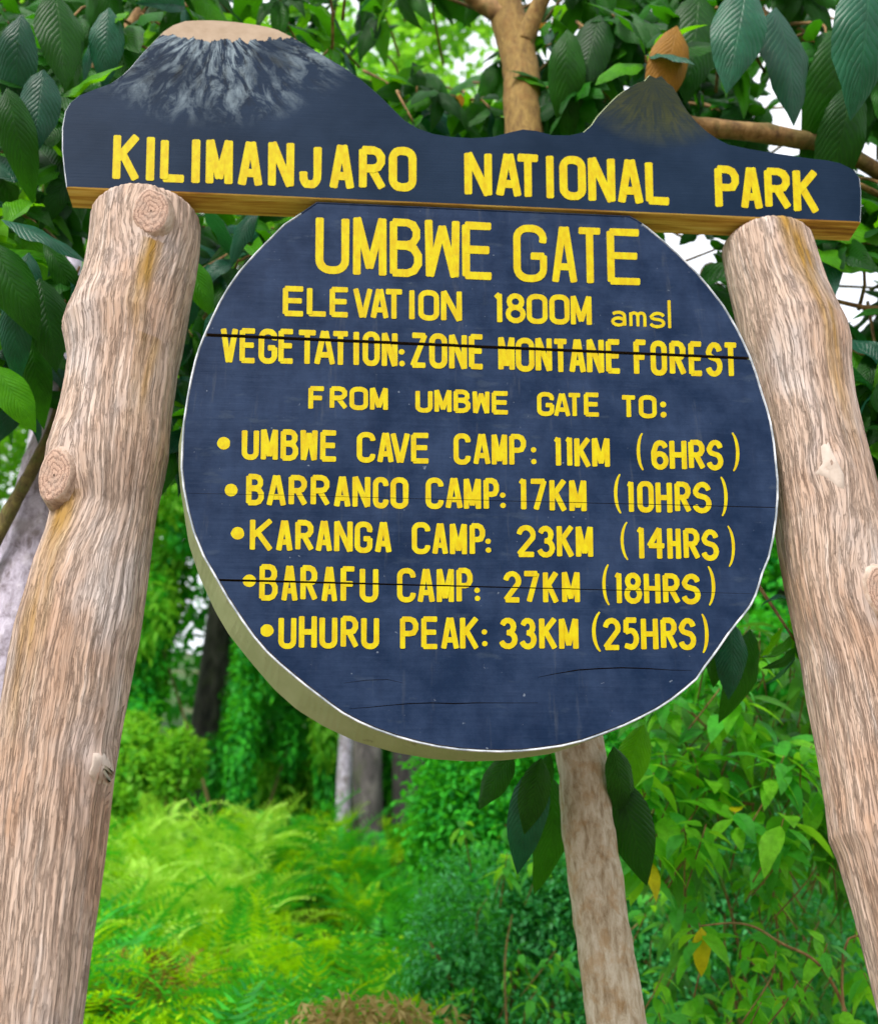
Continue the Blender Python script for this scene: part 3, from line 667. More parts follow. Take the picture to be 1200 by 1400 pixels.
# ------------------------------------------------------------------ log posts
def log_post(rows, Yc, dr, knots, stains, label, seed, top_y):
    """rows: (py, left px, right px) down the post"""
    prof = []
    for py, xl, xr in rows:
        a, b = at(xl, py, Yc), at(xr, py, Yc); prof.append(((a.z + b.z) / 2, (a.x + b.x) / 2, (b.x - a.x) / 2 * .985))
    prof.sort(key=lambda t: -t[0])
    zt = prof[0][0]; zl = prof[-1][0]
    s = (prof[-1][1] - prof[-3][1]) / (prof[-1][0] - prof[-3][0])
    prof.append((-.3, prof[-1][1] + s * (-.3 - zl), prof[-1][2] * 1.03))
    zs = np.array([p[0] for p in prof])[::-1]; xs = np.array([p[1] for p in prof])[::-1]; rs = np.array([p[2] for p in prof])[::-1]
    NA, NZ = 220, 430
    z_vis = np.linspace(zt, zl - .05, NZ - 12); z_all = np.concatenate([z_vis, np.linspace(zl - .08, -.3, 12)])
    V, U = [], []; ST = []
    KN = [(Vector(at(kx, ky, Yc - .1)), rad) for kx, ky, rad in knots]
    for i, z in enumerate(z_all):
        cx = float(np.interp(z, zs, xs)); r = float(np.interp(z, zs, rs))
        for j in range(NA + 1):
            th = 2 * math.pi * j / NA + math.pi / 2           # seam at the back
            ct, st_ = math.cos(th), math.sin(th)
            p = Vector((ct * 5.0 + seed, st_ * 5.0, z * 1.1))
            rid = mn.noise(Vector((ct * 13 + seed, st_ * 13, z * 1.5))) ; fine = mn.noise(Vector((ct * 30, st_ * 30 + seed, z * 3.2)))
            lump = mn.noise(Vector((ct * 1.6 + seed, st_ * 1.6, z * 2.4)))
            rr = r + (-abs(rid) * .007 + .003) + fine * .0030 + lump * .0045
            x = cx + ct * rr; y = Yc + dr * 0 + st_ * rr
            # cap rounding at the top
            dtop = zt - z
            if dtop < .03: 
                k = 1 - .13 * (1 - dtop / .03) ** 2; x = cx + (x - cx) * k; y = Yc + (y - Yc) * k
            q = Vector((x, y, z)); gu = th * r
            for kp, rad in KN:                                  # wood swells round a knot
                dd = math.hypot(x - kp.x, (z - kp.z)); 
                if y < Yc and dd < rad * 3:
                    e = math.exp(-(dd / (rad * 1.25)) ** 2); q += Vector(((x - cx) * .06 * e, -.008 * e, 0))
            V.append(q); U.append((th * .1, z))
            sv = 0
            for (sx, sy0, sy1, wd, amt) in stains:
                a0 = at(sx, sy0, Yc - .1); z1 = at(sx, sy1, Yc - .1).z
                t = (a0.z - z) / (a0.z - z1)
                if -.05 < t < 1 and y < Yc + .02:
                    dxx = abs(x - (a0.x + (cx - np.interp(a0.z, zs, xs)))) / wd
                    sv = max(sv, amt * max(0, 1 - dxx ** 2) * (1 - max(0, t) ** 2) * (.55 + .9 * (mn.noise(Vector((x * 60, 0, z * 7))) + .3)))
            ST.append(min(1, max(0, sv)))
    n1 = NA + 1; faces = []; uvs = []
    for i in range(len(z_all) - 1):
        for j in range(NA):
            a, b, c, d = i * n1 + j, i * n1 + j + 1, (i + 1) * n1 + j + 1, (i + 1) * n1 + j
            faces.append((a, d, c, b)); 
            # grain parts round the knots
            for q in (a, d, c, b):
                u, v = U[q]; x, y, z = V[q]
                for kp, rad in KN:
                    if y < Yc:
                        dd2 = ((x - kp.x) ** 2 + ((z - kp.z) * .6) ** 2) / (rad * 2.1) ** 2
                        u += (x - kp.x) * -.55 * math.exp(-dd2)
                uvs.append((u, v))
    # domed, rough-hewn top
    cx0 = float(np.interp(zt, zs, xs)); base = len(V)
    rings = 7
    for k in range(1, rings + 1):
        t = k / rings
        for j in range(NA + 1):
            o = V[j]; h = .022 * math.sin(t * math.pi / 2) + .006 * mn.noise(Vector((o.x * 20, o.y * 20, t * 3 + seed))) * t
            V.append(Vector((cx0 + (o.x - cx0) * (1 - t * .999), Yc + (o.y - Yc) * (1 - t * .999), zt + h))); ST.append(ST[j] * (1 - t)); U.append((U[j][0], zt + t * .1))
    for k in range(rings):
        for j in range(NA):
            r0 = j if k == 0 else base + (k - 1) * n1 + j; r0b = r0 + 1; r1 = base + k * n1 + j; r1b = r1 + 1
            faces.append((r0, r0b, r1b, r1)); uvs += [U[r0], U[r0b], U[r1b], U[r1]]
    me = mesh_np('post', [tuple(v) for v in V], faces, uvs)
    at_ = me.attributes.new('stain', 'FLOAT', 'POINT'); at_.data.foreach_set('value', ST)
    o = link('post', me, POSTWOOD, sign); o['label'] = label
    return o

def knot_stub(post, kx, ky, rx_, ry_, Yc, r, out, label, tilt=(0, 0)):
    """sawn branch stub: collar + ringed end face, pointing at the viewer's side"""
    bm = bmesh.new(); c = at(kx, ky, Yc - r); uvl = bm.loops.layers.uv.new('UVMap')
    nrm = Vector((tilt[0], -1, tilt[1])).normalized(); ex = Vector((1, 0, 0)); ex = (ex - nrm * ex.dot(nrm)).normalized(); ez = nrm.cross(ex); ez = -ez if ez.z < 0 else ez
    sc = (at(kx + 1, ky, Yc - r) - c).length; N = 28; prev = None; rings = []
    for k, (d, s) in enumerate([(-.06, 1.75), (-.022, 1.42), (out * .35, 1.22), (out * .75, 1.10), (out * .96, 1.0), (out, .88), (out * .96, .6), (out * .93, .3), (out * .92, .05)]):
        ring = []
        for j in range(N):
            t = 2 * math.pi * j / N; wob = 1 + .09 * mn.noise(Vector((math.cos(t) * 1.5, math.sin(t) * 1.5, kx * .1))) + (.05 * mn.noise(Vector((math.cos(t) * 9, math.sin(t) * 9, kx * .1 + d * 9))) if s > 1 else 0)
            p = c + ex * (math.cos(t) * rx_ * sc * s * wob) + ez * (math.sin(t) * ry_ * sc * s * wob) + nrm * d
            ring.append((bm.verts.new(p), (math.cos(t) * s, math.sin(t) * s)))
        rings.append(ring)
    for k in range(len(rings) - 1):
        for j in range(N):
            q = [rings[k][j], rings[k][(j + 1) % N], rings[k + 1][(j + 1) % N], rings[k + 1][j]]
            f = bm.faces.new([v[0] for v in q]); f.smooth = True
            for lp, v in zip(f.loops, q): lp[uvl].uv = v[1]
            f.material_index = 1 if k < 4 else 0
    bmesh.ops.recalc_face_normals(bm, faces=bm.faces)
    me = bpy.data.meshes.new('branch_stub'); bm.to_mesh(me); bm.free(); me.materials.append(RINGS); me.materials.append(COLLAR)
    o = link('branch_stub', me, RINGS, post); o['label'] = label; return o
def scar(post, pts, Ys, label):
    """pale chipped patch: a low blob standing proud of the post"""
    bm = bmesh.new(); c = Vector((sum(p[0] for p in pts) / len(pts), sum(p[1] for p in pts) / len(pts)))
    P = resample(pts, 5); rings = []
    from mathutils.bvhtree import BVHTree
    pm = post.data; tree = BVHTree.FromPolygons([v.co[:] for v in pm.vertices], [p.vertices[:] for p in pm.polygons])
    def surf(px, py, h):
        q = at(px, py, Ys); hit = tree.ray_cast(Vector((q.x, q.y - .3, q.z)), Vector((0, 1, 0)))[0]
        return (hit if hit else q) + Vector((0, h, 0))
    for s, h in ((1.0, .004), (.9, -.0015), (.6, -.003), (.3, -.001)):
        rings.append([bm.verts.new(surf(c.x + (p[0] - c.x) * s, c.y + (p[1] - c.y) * s, h)) for p in P])
    n = len(P)
    for k in range(3):
        for j in range(n): bm.faces.new((rings[k][j], rings[k][(j + 1) % n], rings[k + 1][(j + 1) % n], rings[k + 1][j]))
    bm.faces.new(rings[-1]); bmesh.ops.recalc_face_normals(bm, faces=bm.faces)
    me = bpy.data.meshes.new('bark_scar'); bm.to_mesh(me); bm.free(); o = link('bark_scar', me, SCAR, post); o['label'] = label
YP = D + .085
lrows = [(294,129,272),(304,127,274),(340,124,271),(380,116,266),(420,102,259),(440,92,256),(458,86,253),(475,90,250),(500,94,244),(530,90,240),(560,84,235),(590,76,232),(620,66,230),(650,62,224),(680,64,217),(710,72,211),(740,62,206),(780,46,201),(820,34,196),(860,22,190),(900,14,183),(950,6,174),(1000,-2,164),(1060,-10,154),(1120,-20,146),(1180,-26,138),(1240,-32,130),(1300,-38,122),(1360,-44,115),(1420,-50,108)]
rrows = [(329,989,1102),(342,991,1106),(370,996,1114),(400,1003,1124),(430,1010,1138),(455,1015,1150),(480,1020,1156),(510,1028,1157),(550,1037,1163),(600,1047,1174),(650,1056,1186),(700,1062,1197),(750,1068,1206),(800,1078,1214),(850,1088,1222),(900,1100,1230),(950,1108,1238),(1000,1118,1246),(1050,1126,1254),(1100,1134,1262),(1145,1139,1270),(1170,1150,1274),(1220,1164,1282),(1300,1184,1296),(1400,1208,1318)]
lp = log_post(lrows, YP, 0, [(210, 300, .05), (84, 655, .05), (132, 1042, .022)], [(212, 345, 470, .030, 1.0), (205, 470, 620, .035, .6), (90, 690, 1060, .045, .75)], 'left log post, with two sawn branch knots', 3.0, 262)
rp = log_post(rrows, YP, 0, [(1197, 810, .05), (1132, 640, .02)], [(1072, 296, 430, .050, 1.15), (1098, 360, 640, .035, .9)], 'right log post, yellow-stained near its top', 9.0, 300)
knot_stub(lp, 209, 299, 24, 34, YP, .118, .040, 'round sawn knot near the post top', (.05, -.12))
knot_stub(lp, 86, 655, 26, 37, YP, .095, .034, 'ringed oval knot on the left flank', (-.45, -.15))
knot_stub(rp, 1198, 812, 20, 33, YP, .114, .024, 'flat ringed knot on the right post', (.1, -.1))
scar(lp, [(122,1022),(135,1018),(142,1030),(143,1050),(134,1062),(120,1064),(115,1052),(120,1040)], YP - .128, 'small pale chipped scar')
scar(rp, [(1118,610),(1128,606),(1134,625),(1140,640),(1150,655),(1150,676),(1140,672),(1128,658),(1112,648),(1120,636)], YP - .112, 'pale bare scar in the bark')

# ------------------------------------------------------------------ trunks, branches
def tube(bm, pts, radii, N=14, amp=.08, seed=0, sub=6, cap=True):
    """smooth tapered tube through pts"""
    P = []; Rr = []
    n = len(pts)
    for i in range(n - 1):
        p0, p1, p2, p3 = pts[max(0, i - 1)], pts[i], pts[i + 1], pts[min(n - 1, i + 2)]
        for k in range(sub):
            t = k / sub; t2, t3 = t * t, t * t * t
            P.append(.5 * ((2 * p1) + (p2 - p0) * t + (2 * p0 - 5 * p1 + 4 * p2 - p3) * t2 + (3 * p1 - p0 - 3 * p2 + p3) * t3)); Rr.append(radii[i] * (1 - t) + radii[i + 1] * t)
    P.append(pts[-1]); Rr.append(radii[-1]); rings = []
    ref = Vector((.3, .9, .2)); 
    for i, p in enumerate(P):
        d = (P[min(i + 1, len(P) - 1)] - P[max(i - 1, 0)]).normalized(); u = ref - d * ref.dot(d); u.normalize(); v = d.cross(u)
        ring = []
        for j in range(N):
            t = 2 * math.pi * j / N; r = Rr[i] * (1 + amp * mn.noise(Vector((math.cos(t) * 1.4 + seed, math.sin(t) * 1.4, i * .35))) + amp * .5 * mn.noise(Vector((math.cos(t) * 4, math.sin(t) * 4 + seed, i * .9))))
            ring.append(bm.verts.new(p + u * (r * math.cos(t)) + v * (r * math.sin(t))))
        rings.append(ring)
    for a, b in zip(rings, rings[1:]):
        for j in range(N): bm.faces.new((a[j], a[(j + 1) % N], b[(j + 1) % N], b[j]))
    if cap: bm.faces.new(rings[0][::-1]); bm.faces.new(rings[-1])
def tube_obj(name, pts, radii, mat, parent, **kw):
    bm = bmesh.new(); tube(bm, [Vector(p) for p in pts], radii, **kw); bmesh.ops.recalc_face_normals(bm, faces=bm.faces)
    me = bpy.data.meshes.new(name); bm.to_mesh(me); bm.free(); return link(name, me, mat, parent)

# ------------------------------------------------------------------ leaves
def leaf_tpl(nl, width, fold, droop, curl=0.0, belly=.42, wav=0.0, nw=2, seed=0):
    """leaf along +Y of length 1, width given; returns verts, quads, uv per vert"""
    V, U, F = [], [], []
    cols = nw * 2 + 1
    for i in range(nl + 1):
        t = i / nl
        wd = width * (math.sin(math.pi * min(1, t ** (math.log(.5) / math.log(belly)))) ** .85) * (1 - .25 * t ** 3) * .5 + .002
        z0 = -droop * t * t; y0 = t * (1 - .25 * droop * t)
        for j in range(cols):
            s = (j - nw) / nw
            zz = z0 + abs(s) * wd * fold - curl * (s * s) * wd + wav * math.sin(t * 15 + s * 2 + seed) * wd * abs(s)
            V.append((s * wd, y0, zz)); U.append((.5 + s * .5, t))
    for i in range(nl):
        for j in range(cols - 1):
            a = i * cols + j; F.append((a, a + 1, a + cols + 1, a + cols))
    return np.array(V), np.array(F), np.array(U)
T_BIG = [leaf_tpl(10, .40, .65, .34, .9, .44, .13, seed=0), leaf_tpl(10, .34, .95, .60, 1.0, .46, .18, seed=2), leaf_tpl(10, .44, .45, .22, .7, .42, .12, seed=4), leaf_tpl(10, .36, 1.3, .45, .7, .46, .20, seed=5)]
T_MED = leaf_tpl(4, .30, .5, .35, .3, .4, 0, 1)
T_SM = (np.array([(0, 0, 0), (-.27, .45, .09), (0, 1, -.12), (.27, .45, .09)], float), np.array([(0, 3, 2, 1)]), np.array([(.5, 0), (0, .5), (.5, 1), (1, .5)], float))
def frond_tpl(npair=17):
    V, F, U = [], [], []
    for i in range(npair):
        t = (i + .6) / npair; y = t * .98; L = .30 * (1 - t) ** .8 * (min(1, t * 5)) + .015; z = .28 * math.sin(t * 1.9) - .42 * t * t
        for s in (-1, 1):
            b = len(V); wb = .022
            V += [(0, y - wb * .5, z), (s * L * .55, y + .03 + wb * .5, z - .015), (s * L, y + .07, z - .05 * L * 6 * .3), (s * L * .5, y + .008, z - .02)]
            U += [(0, 0), (.5, 1), (1, .5), (.5, 0)]; F.append((b, b + 3, b + 2, b + 1) if s > 0 else (b, b + 1, b + 2, b + 3))
    return np.array(V), np.array(F), np.array(U, float)
T_FROND = frond_tpl()
def frame(dirs, ups):
    """rotation matrices (n,3,3) whose columns are x,y(=dir),z(~up)"""
    d = dirs / np.linalg.norm(dirs, axis=1, keepdims=True); x = np.cross(d, ups); x /= np.maximum(np.linalg.norm(x, axis=1, keepdims=True), 1e-6); z = np.cross(x, d)
    return np.stack([x, d, z], -1)
def scatter(tpl, pos, dirs, ups, size):
    V, F, U = tpl; M = frame(dirs, ups); n = len(pos)
    W = np.einsum('nij,vj->nvi', M, V) * size[:, None, None] + pos[:, None, :]
    Fa = (F[None] + (np.arange(n) * len(V))[:, None, None]).reshape(-1, F.shape[1])
    Ua = np.tile(U[F].reshape(-1, 2), (n, 1)); return W.reshape(-1, 3), Fa, Ua
def scatter_obj(name, tpl, pos, dirs, ups, size, mat, parent=None, smooth=True):
    V, F, U = scatter(tpl, pos, dirs, ups, size); return link(name, mesh_np(name, V, F, U), mat, parent, smooth)
def rdir(n):
    v = rng.normal(size=(n, 3)); return v / np.linalg.norm(v, axis=1, keepdims=True)
LEAFME = {}
def leaf_mesh(k, mat):
    key = (k, mat.name)
    if key not in LEAFME:
        V, F, U = T_BIG[k]; me = mesh_np('leaf', V, F, U[F].reshape(-1, 2)); me.materials.append(mat)
        me.polygons.foreach_set('use_smooth', [True] * len(me.polygons)); LEAFME[key] = me
    return LEAFME[key]
def place_leaf(parent, ploc, pos, d, up, size, mat, k=None, label=None, name='leaf'):
    k = random.randrange(4) if k is None else k
    o = bpy.data.objects.new(name, leaf_mesh(k, mat)); COL.objects.link(o); o.parent = parent
    M = frame(np.array([d], float), np.array([up], float))[0]
    o.matrix_local = Matrix.Translation(Vector(pos) - ploc) @ Matrix([[*M[i]] for i in range(3)]).to_4x4() @ Matrix.Scale(size, 4)
    if label: o['label'] = label
    return o

def cluster_leaves(c, axis, n, size, droop=.6):
    """a rosette of n leaves round a twig tip c pointing along axis"""
    out = []; axis = Vector(axis).normalized(); u = axis.orthogonal().normalized(); v = axis.cross(u); a0 = random.random() * 6.28
    for i in range(n):
        a = a0 + i * 2.4 + random.uniform(-.3, .3); spread = random.uniform(.6, 1.15)
        d = (axis * (1 - .55 * spread) + (u * math.cos(a) + v * math.sin(a)) * spread); d.z -= droop * random.uniform(.4, 1.5); d.normalize()
        up = (axis + Vector((0, 0, .8)) - d * .3); up += Vector([random.uniform(-.35, .35) for _ in range(3)])
        b = Vector(c) - axis * (i * .013) + d * .012
        out.append((b, d, up, size * random.uniform(.7, 1.15)))
    return out

# sky holes (photo pixels, radius) that the canopy leaves open
HOLES = [(470,12,16),(1090,160,40),(1120,140,26),(955,352,26),(1190,215,22),(1150,395,34),(1190,360,16),(690,265,9),(596,68,9),(945,128,8),(940,30,14),(1028,78,14),(1040,22,20),(600,20,12),(612,60,40),(565,40,20),(580,15,18),(560,60,20),(345,375,22),(225,690,22),(100,372,7),(745,75,10),(1195,420,14),(270,6,10),(1163,105,8),(668,130,12)]
def in_hole(b, d, L, grow=0):
    for t in (.25, .55, .85):
        q = proj(b + d * (L * t))
        if q is None: return True
        for hx, hy, hr in HOLES:
            if (q[0] - hx) ** 2 + (q[1] - hy) ** 2 < (hr + grow + 2) ** 2: return True
    return False
def hits_sign(b, d, L):
    e = b + d * L
    return min(b.y, e.y) < D + .24 and max(b.y, e.y) > D - .05

def big_tree(name, label, trunk_pts, trunk_r, bark, zones, mats, n_obj, base, sizes=(.19, .31), extra_branches=(), trunk_label=None):
    """a broad-leaved tree: trunk, branches running to leaf rosettes placed inside zones (px polygons with depth)"""
    root = empty(name, base); tag(root, label, 'tree')
    tube_obj('trunk', trunk_pts, trunk_r, bark, root, N=22, amp=.10, seed=len(name) % 7, sub=12)
    for pts, rad, bmx in extra_branches: tube_obj('branch', pts, rad, bmx, root, N=12, amp=.15, seed=2, sub=8)
    leaves = []; twigs = bmesh.new()
    for (x0, y0, x1, y1, ya, yb, cnt, ax) in zones:
        for _ in range(cnt):
            px, py = random.uniform(x0, x1), random.uniform(y0, y1); Y = random.uniform(ya, yb); c = at(px, py, Y)
            axis = Vector(ax) + Vector([random.uniform(-.5, .5) for _ in range(3)]); axis.normalize()
            ls = cluster_leaves(c, axis, random.randint(5, 8), random.uniform(*sizes))
            ls = [l for l in ls if not in_hole(l[0], l[1], l[3]) and not hits_sign(l[0], l[1], l[3])]
            if len(ls) < 4: continue
            leaves += ls
            tl = random.uniform(.25, .5); p1 = c - axis * tl * .5 + Vector((0, 0, random.uniform(-.04, .06))); p2 = c - axis * tl + Vector((random.uniform(-.1, .1), .12, random.uniform(-.02, .2)))
            if min(c.y, p2.y) > D + .2 or max(c.y, p2.y) < D - .05: tube(twigs, [p2, p1, c], [.008, .006, .004], N=5, sub=3, amp=0)
    me = bpy.data.meshes.new('twigs'); twigs.to_mesh(me); twigs.free()
    if len(me.polygons): tw = link('twigs', me, BARK_BROWN, root); tw['kind'] = 'stuff'
    leaves.sort(key=lambda l: (l[0] - CAM).length)
    ml = Vector(base)
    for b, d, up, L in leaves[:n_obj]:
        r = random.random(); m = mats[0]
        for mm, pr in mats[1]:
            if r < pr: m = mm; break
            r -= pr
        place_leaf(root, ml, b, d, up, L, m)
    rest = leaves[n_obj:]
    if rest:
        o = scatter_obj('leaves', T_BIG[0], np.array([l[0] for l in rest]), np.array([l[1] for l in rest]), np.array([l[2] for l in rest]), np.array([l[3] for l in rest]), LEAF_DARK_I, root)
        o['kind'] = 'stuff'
    return root

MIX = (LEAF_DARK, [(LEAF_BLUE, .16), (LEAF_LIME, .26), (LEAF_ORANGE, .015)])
# slim tree right behind the sign (its bole shows under the disc and its fork above the header)
YT = 3.15
tp = [at(856, 1500, YT), at(842, 1400, YT), at(818, 1230, YT), at(794, 1040, YT), at(765, 800, YT), at(738, 500, YT), at(716, 180, YT + .05), at(711, 90, YT + .08), at(690, 10, YT + .1), at(668, -60, YT + .1)]
g0 = Vector((tp[0].x + .03, YT, -.1))
t1 = big_tree('slim_tree', 'slim freckled tree standing right behind the sign, its bare bole showing below the disc', [g0] + tp, [.092, .084, .080, .077, .075, .076, .078, .078, .076, .074, .07], BARK_SPOT,
  [(440, -60, 760, 170, 3.0, 4.2, 34, (0, -.5, -.2)), (240, -60, 540, 60, 3.0, 4.0, 26, (0, -.5, -.2)), (500, 60, 860, 190, 3.4, 4.8, 30, (0, -.4, -.3))], MIX, 215, (g0.x, YT, 0),
  extra_branches=[([at(715, 60, YT + .05), at(735, 10, YT + .0), at(770, -60, YT - .1)], [.045, .036, .03], BARK_SPOT), ([at(690, 20, YT + .08), at(650, 0, YT + .08), at(600, -40, YT)], [.05, .035, .03], BARK_BROWN)])
# extra big leaves of that tree hanging beside the bole
def hang(root, ml, lst):
    for (px, py, Y, ex, ey, L, mat, k, *lab) in lst:
        b = at(px, py, Y); e = at(ex, ey, Y + .02); d = (e - b); L = d.length * 1.08; up = Vector((random.uniform(-.3, .3), -1, .35)) if mat is not LEAF_BLUE else Vector((.1, -.8, .8))
        place_leaf(root, ml, b, d, up, L, mat, k, lab[0] if lab else None)
hang(t1, Vector((g0.x, YT, 0)), [
 (742,1040,3.05,688,1190,0,LEAF_BLUE,1), (740,1036,3.0,722,1140,0,LEAF_DARK,0), (700,1030,3.2,650,1100,0,LEAF_DARK,2),
 (752,1060,3.32,778,1228,0,LEAF_DARK,1,'dark leaf hanging left of the bole'), (752,1030,3.25,730,1100,0,LEAF_DARK,1),
 (838,1020,3.05,868,1120,0,LEAF_DARK,0), (842,1060,3.1,893,1212,0,LEAF_DARK,0,'broad dark leaf hanging right of the bole'), (835,1040,3.2,850,1165,0,LEAF_DARK,1),(880,990,3.3,845,1090,0,LEAF_LIME,0)])
# left tree: leaning lilac trunk, crown filling the upper left
YL = 3.5
t2p = [at(190, 330, YL + .1), at(140, 450, YL + .05), at(92, 590, YL), at(52, 740, YL), at(14, 900, YL), at(-30, 1060, YL), at(-80, 1250, YL)]
e = t2p[-1]; t2 = big_tree('leaning_tree', 'leaning tree with pale lilac-grey trunk behind the left post, broad dark leaves', [Vector((e.x - .05, YL, .0))] + t2p[::-1], [.16, .15, .135, .125, .118, .11, .095, .08], BARK_LILAC,
  [(-60, -60, 260, 120, 2.8, 4.2, 50, (.1, -.6, -.2)), (-70, 120, 110, 430, 2.7, 4.2, 46, (.2, -.6, -.2)), (-60, 430, 70, 540, 2.9, 3.8, 12, (.3, -.5, -.3)), (255, 290, 400, 430, 3.0, 4.0, 24, (0, -.5, -.3)), (230, 440, 290, 600, 3.1, 3.8, 6, (0, -.5, -.2))],
  (LEAF_DARK, [(LEAF_BLUE, .26), (LEAF_LIME, .22)]), 290, (e.x - .05, YL, 0),
  extra_branches=[([at(88, 520, YL - .15), at(72, 585, YL - .16), at(40, 650, YL - .16), at(0, 725, YL - .16), at(-60, 850, YL - .1)], [.012, .018, .022, .024, .03], BARK_MOSS),
                  ([at(225, -20, 3.3), at(190, 20, 3.3), at(150, 75, 3.35), at(105, 110, 3.4), at(40, 150, 3.5)], [.024, .026, .026, .022, .018], BARK_BROWN),
                  ([at(70, 455, 3.2), at(30, 490, 3.2), at(-40, 505, 3.2)], [.008, .010, .013], BARK_BROWN)])
bl = Vector((e.x - .05, YL, 0))
hang(t2, bl, [(30,20,2.6,10,135,0,LEAF_BLUE,1), (75,-10,2.65,95,95,0,LEAF_DARK,2), (150,10,2.7,140,95,0,LEAF_BLUE,0), (10,120,2.6,35,230,0,LEAF_DARK,1), (60,95,2.62,45,190,0,LEAF_BLUE,2), (-10,330,2.6,45,440,0,LEAF_DARK,0), (110,40,2.75,75,125,0,LEAF_DARK,3), (55,380,2.75,78,490,0,LEAF_DARK,2), (30,390,2.7,5,500,0,LEAF_BLUE,1), (2,300,2.58,124,332,0,LEAF_BLUE,2,'large grey-green leaf spread beside the header end'), (40,345,2.8,20,440,0,LEAF_BLUE,0), (60,330,2.85,125,400,0,LEAF_DARK,1), (-5,500,2.8,42,580,0,LEAF_LIME,2), (42,455,2.9,55,560,0,LEAF_DARK,1), (20,250,2.8,-20,170,0,LEAF_BLUE,0), (85,245,2.9,40,170,0,LEAF_DARK,2), (10,310,2.78,50,245,0,LEAF_LIME,3), (350,285,2.8,300,345,0,LEAF_BLUE,0), (300,420,2.9,262,480,0,LEAF_BLUE,1), (255,350,2.9,290,420,0,LEAF_LIME,2)])
# right tree: crown over the right half of the header
YR = 3.3
rb0 = Vector((at(1420, 700, YR).x, YR, 0))
t3 = big_tree('overhanging_tree', 'broad-leaved tree overhanging the right end of the header board', [rb0, rb0 + Vector((-.02, 0, 1.3)), at(1400, 500, YR), at(1370, 250, YR), at(1330, 60, YR + .1), at(1280, -100, YR + .1)], [.14, .13, .12, .11, .10, .09], BARK_BROWN,
  [(760, -60, 1250, 80, 2.8, 4.0, 66, (0, -.5, -.5)), (740, 60, 1010, 160, 3.0, 4.2, 34, (0, -.5, -.4)), (1130, 60, 1260, 300, 2.7, 3.8, 24, (-.1, -.5, -.4)), (930, 80, 1180, 220, 3.1, 4.2, 34, (0, -.5, -.4)), (1110, 280, 1260, 560, 2.9, 3.9, 60, (-.2, -.4, -.1)), (1170, 560, 1260, 720, 2.9, 3.6, 16, (-.2, -.4, -.1)), (880, 310, 1010, 440, 3.2, 4., 16, (0, -.5, -.2)), (990, 840, 1090, 900, 3., 3.6, 1, (-.2, -.4, -.4))],
  (LEAF_DARK, [(LEAF_BLUE, .20), (LEAF_LIME, .26), (LEAF_ORANGE, .03)]), 290, tuple(rb0),
  extra_branches=[([at(1400, 420, YR), at(1290, 300, 3.2), at(1200, 235, 3.05), at(1140, 203, 2.95), at(1060, 185, 2.9), at(950, 172, 2.9), at(890, 150, 2.95)], [.07, .045, .030, .032, .036, .033, .02], BARK_BROWN),
                  ([at(1370, 300, YR), at(1230, 150, 3.2), at(1130, 70, 3.15), at(1040, 20, 3.15), at(980, -30, 3.2)], [.06, .04, .032, .026, .02], BARK_BROWN),
                  ([at(1400, 560, YR), at(1280, 440, 3.1), at(1180, 420, 3.05), at(1128, 408, 3.05)], [.04, .02, .009, .006], BARK_BROWN),
                  ([at(1290, 300, 3.2), at(1220, 275, 3.0), at(1172, 252, 2.9)], [.02, .013, .010], BARK_BROWN)])
hang(t3, rb0, [(925,35,2.72,906,132,0,LEAF_ORANGE,0,'withered orange-brown leaf hanging over the jagged peak'), (1020,-20,2.5,1000,95,0,LEAF_BLUE,2,'big blue-green leaf hanging at the top right'), (1060,10,2.6,1110,140,0,LEAF_BLUE,2), (1185,-40,2.2,1195,110,0,LEAF_BLUE,0,'very large drooping leaf in the top right corner'), (1150,30,2.7,1150,190,0,LEAF_DARK,1), (955,-10,2.8,945,110,0,LEAF_DARK,2), (1165,110,2.75,1150,245,0,LEAF_DARK,1), (1120,320,2.85,1230,285,0,LEAF_LIME,0), (1110,350,2.85,1215,345,0,LEAF_LIME,2), (1165,480,2.95,1195,580,0,LEAF_LIME,2), (1045,20,2.9,1105,70,0,LEAF_ORANGE,0),(820,20,2.95,790,110,0,LEAF_DARK,2),(775,40,2.95,770,150,0,LEAF_DARK,1), (1000,850,3.1,1005,950,0,LEAF_BLUE,2,'dark ribbed leaf at the lower right edge of the disc'),(985,865,3.15,975,935,0,LEAF_DARK,0),(1025,860,3.2,1015,985,0,LEAF_DARK,1), (1080,820,3.15,1040,812,0,LEAF_BLUE,3)])

# ------------------------------------------------------------------ shrubs and forest behind
def blob_points(blobs, n, shell=.55):
    """points in a union of ellipsoids (cx,cy,cz,rx,ry,rz,weight), denser near the shell"""
    wts = np.array([b[6] for b in blobs], float); wts /= wts.sum(); k = rng.choice(len(blobs), n, p=wts); B = np.array([b[:6] for b in blobs])[k]
    d = rdir(n); r = rng.random(n) ** (1 / 3.); r = shell + (1 - shell) * r; r *= 1 + .12 * rng.normal(size=n)
    return B[:, :3] + d * r[:, None] * B[:, 3:6], d
def lumpy(cx, cy, cz, rx, ry, rz, m, s=.45):
    out = [(cx, cy, cz, rx * .8, ry * .8, rz * .8, 1.0)]
    for _ in range(m):
        d = rdir(1)[0]; q = s * random.uniform(.6, 1.1)
        out.append((cx + d[0] * rx * .75, cy + d[1] * ry * .75, cz + d[2] * rz * .75, rx * q, ry * q, rz * q, .5))
    return out
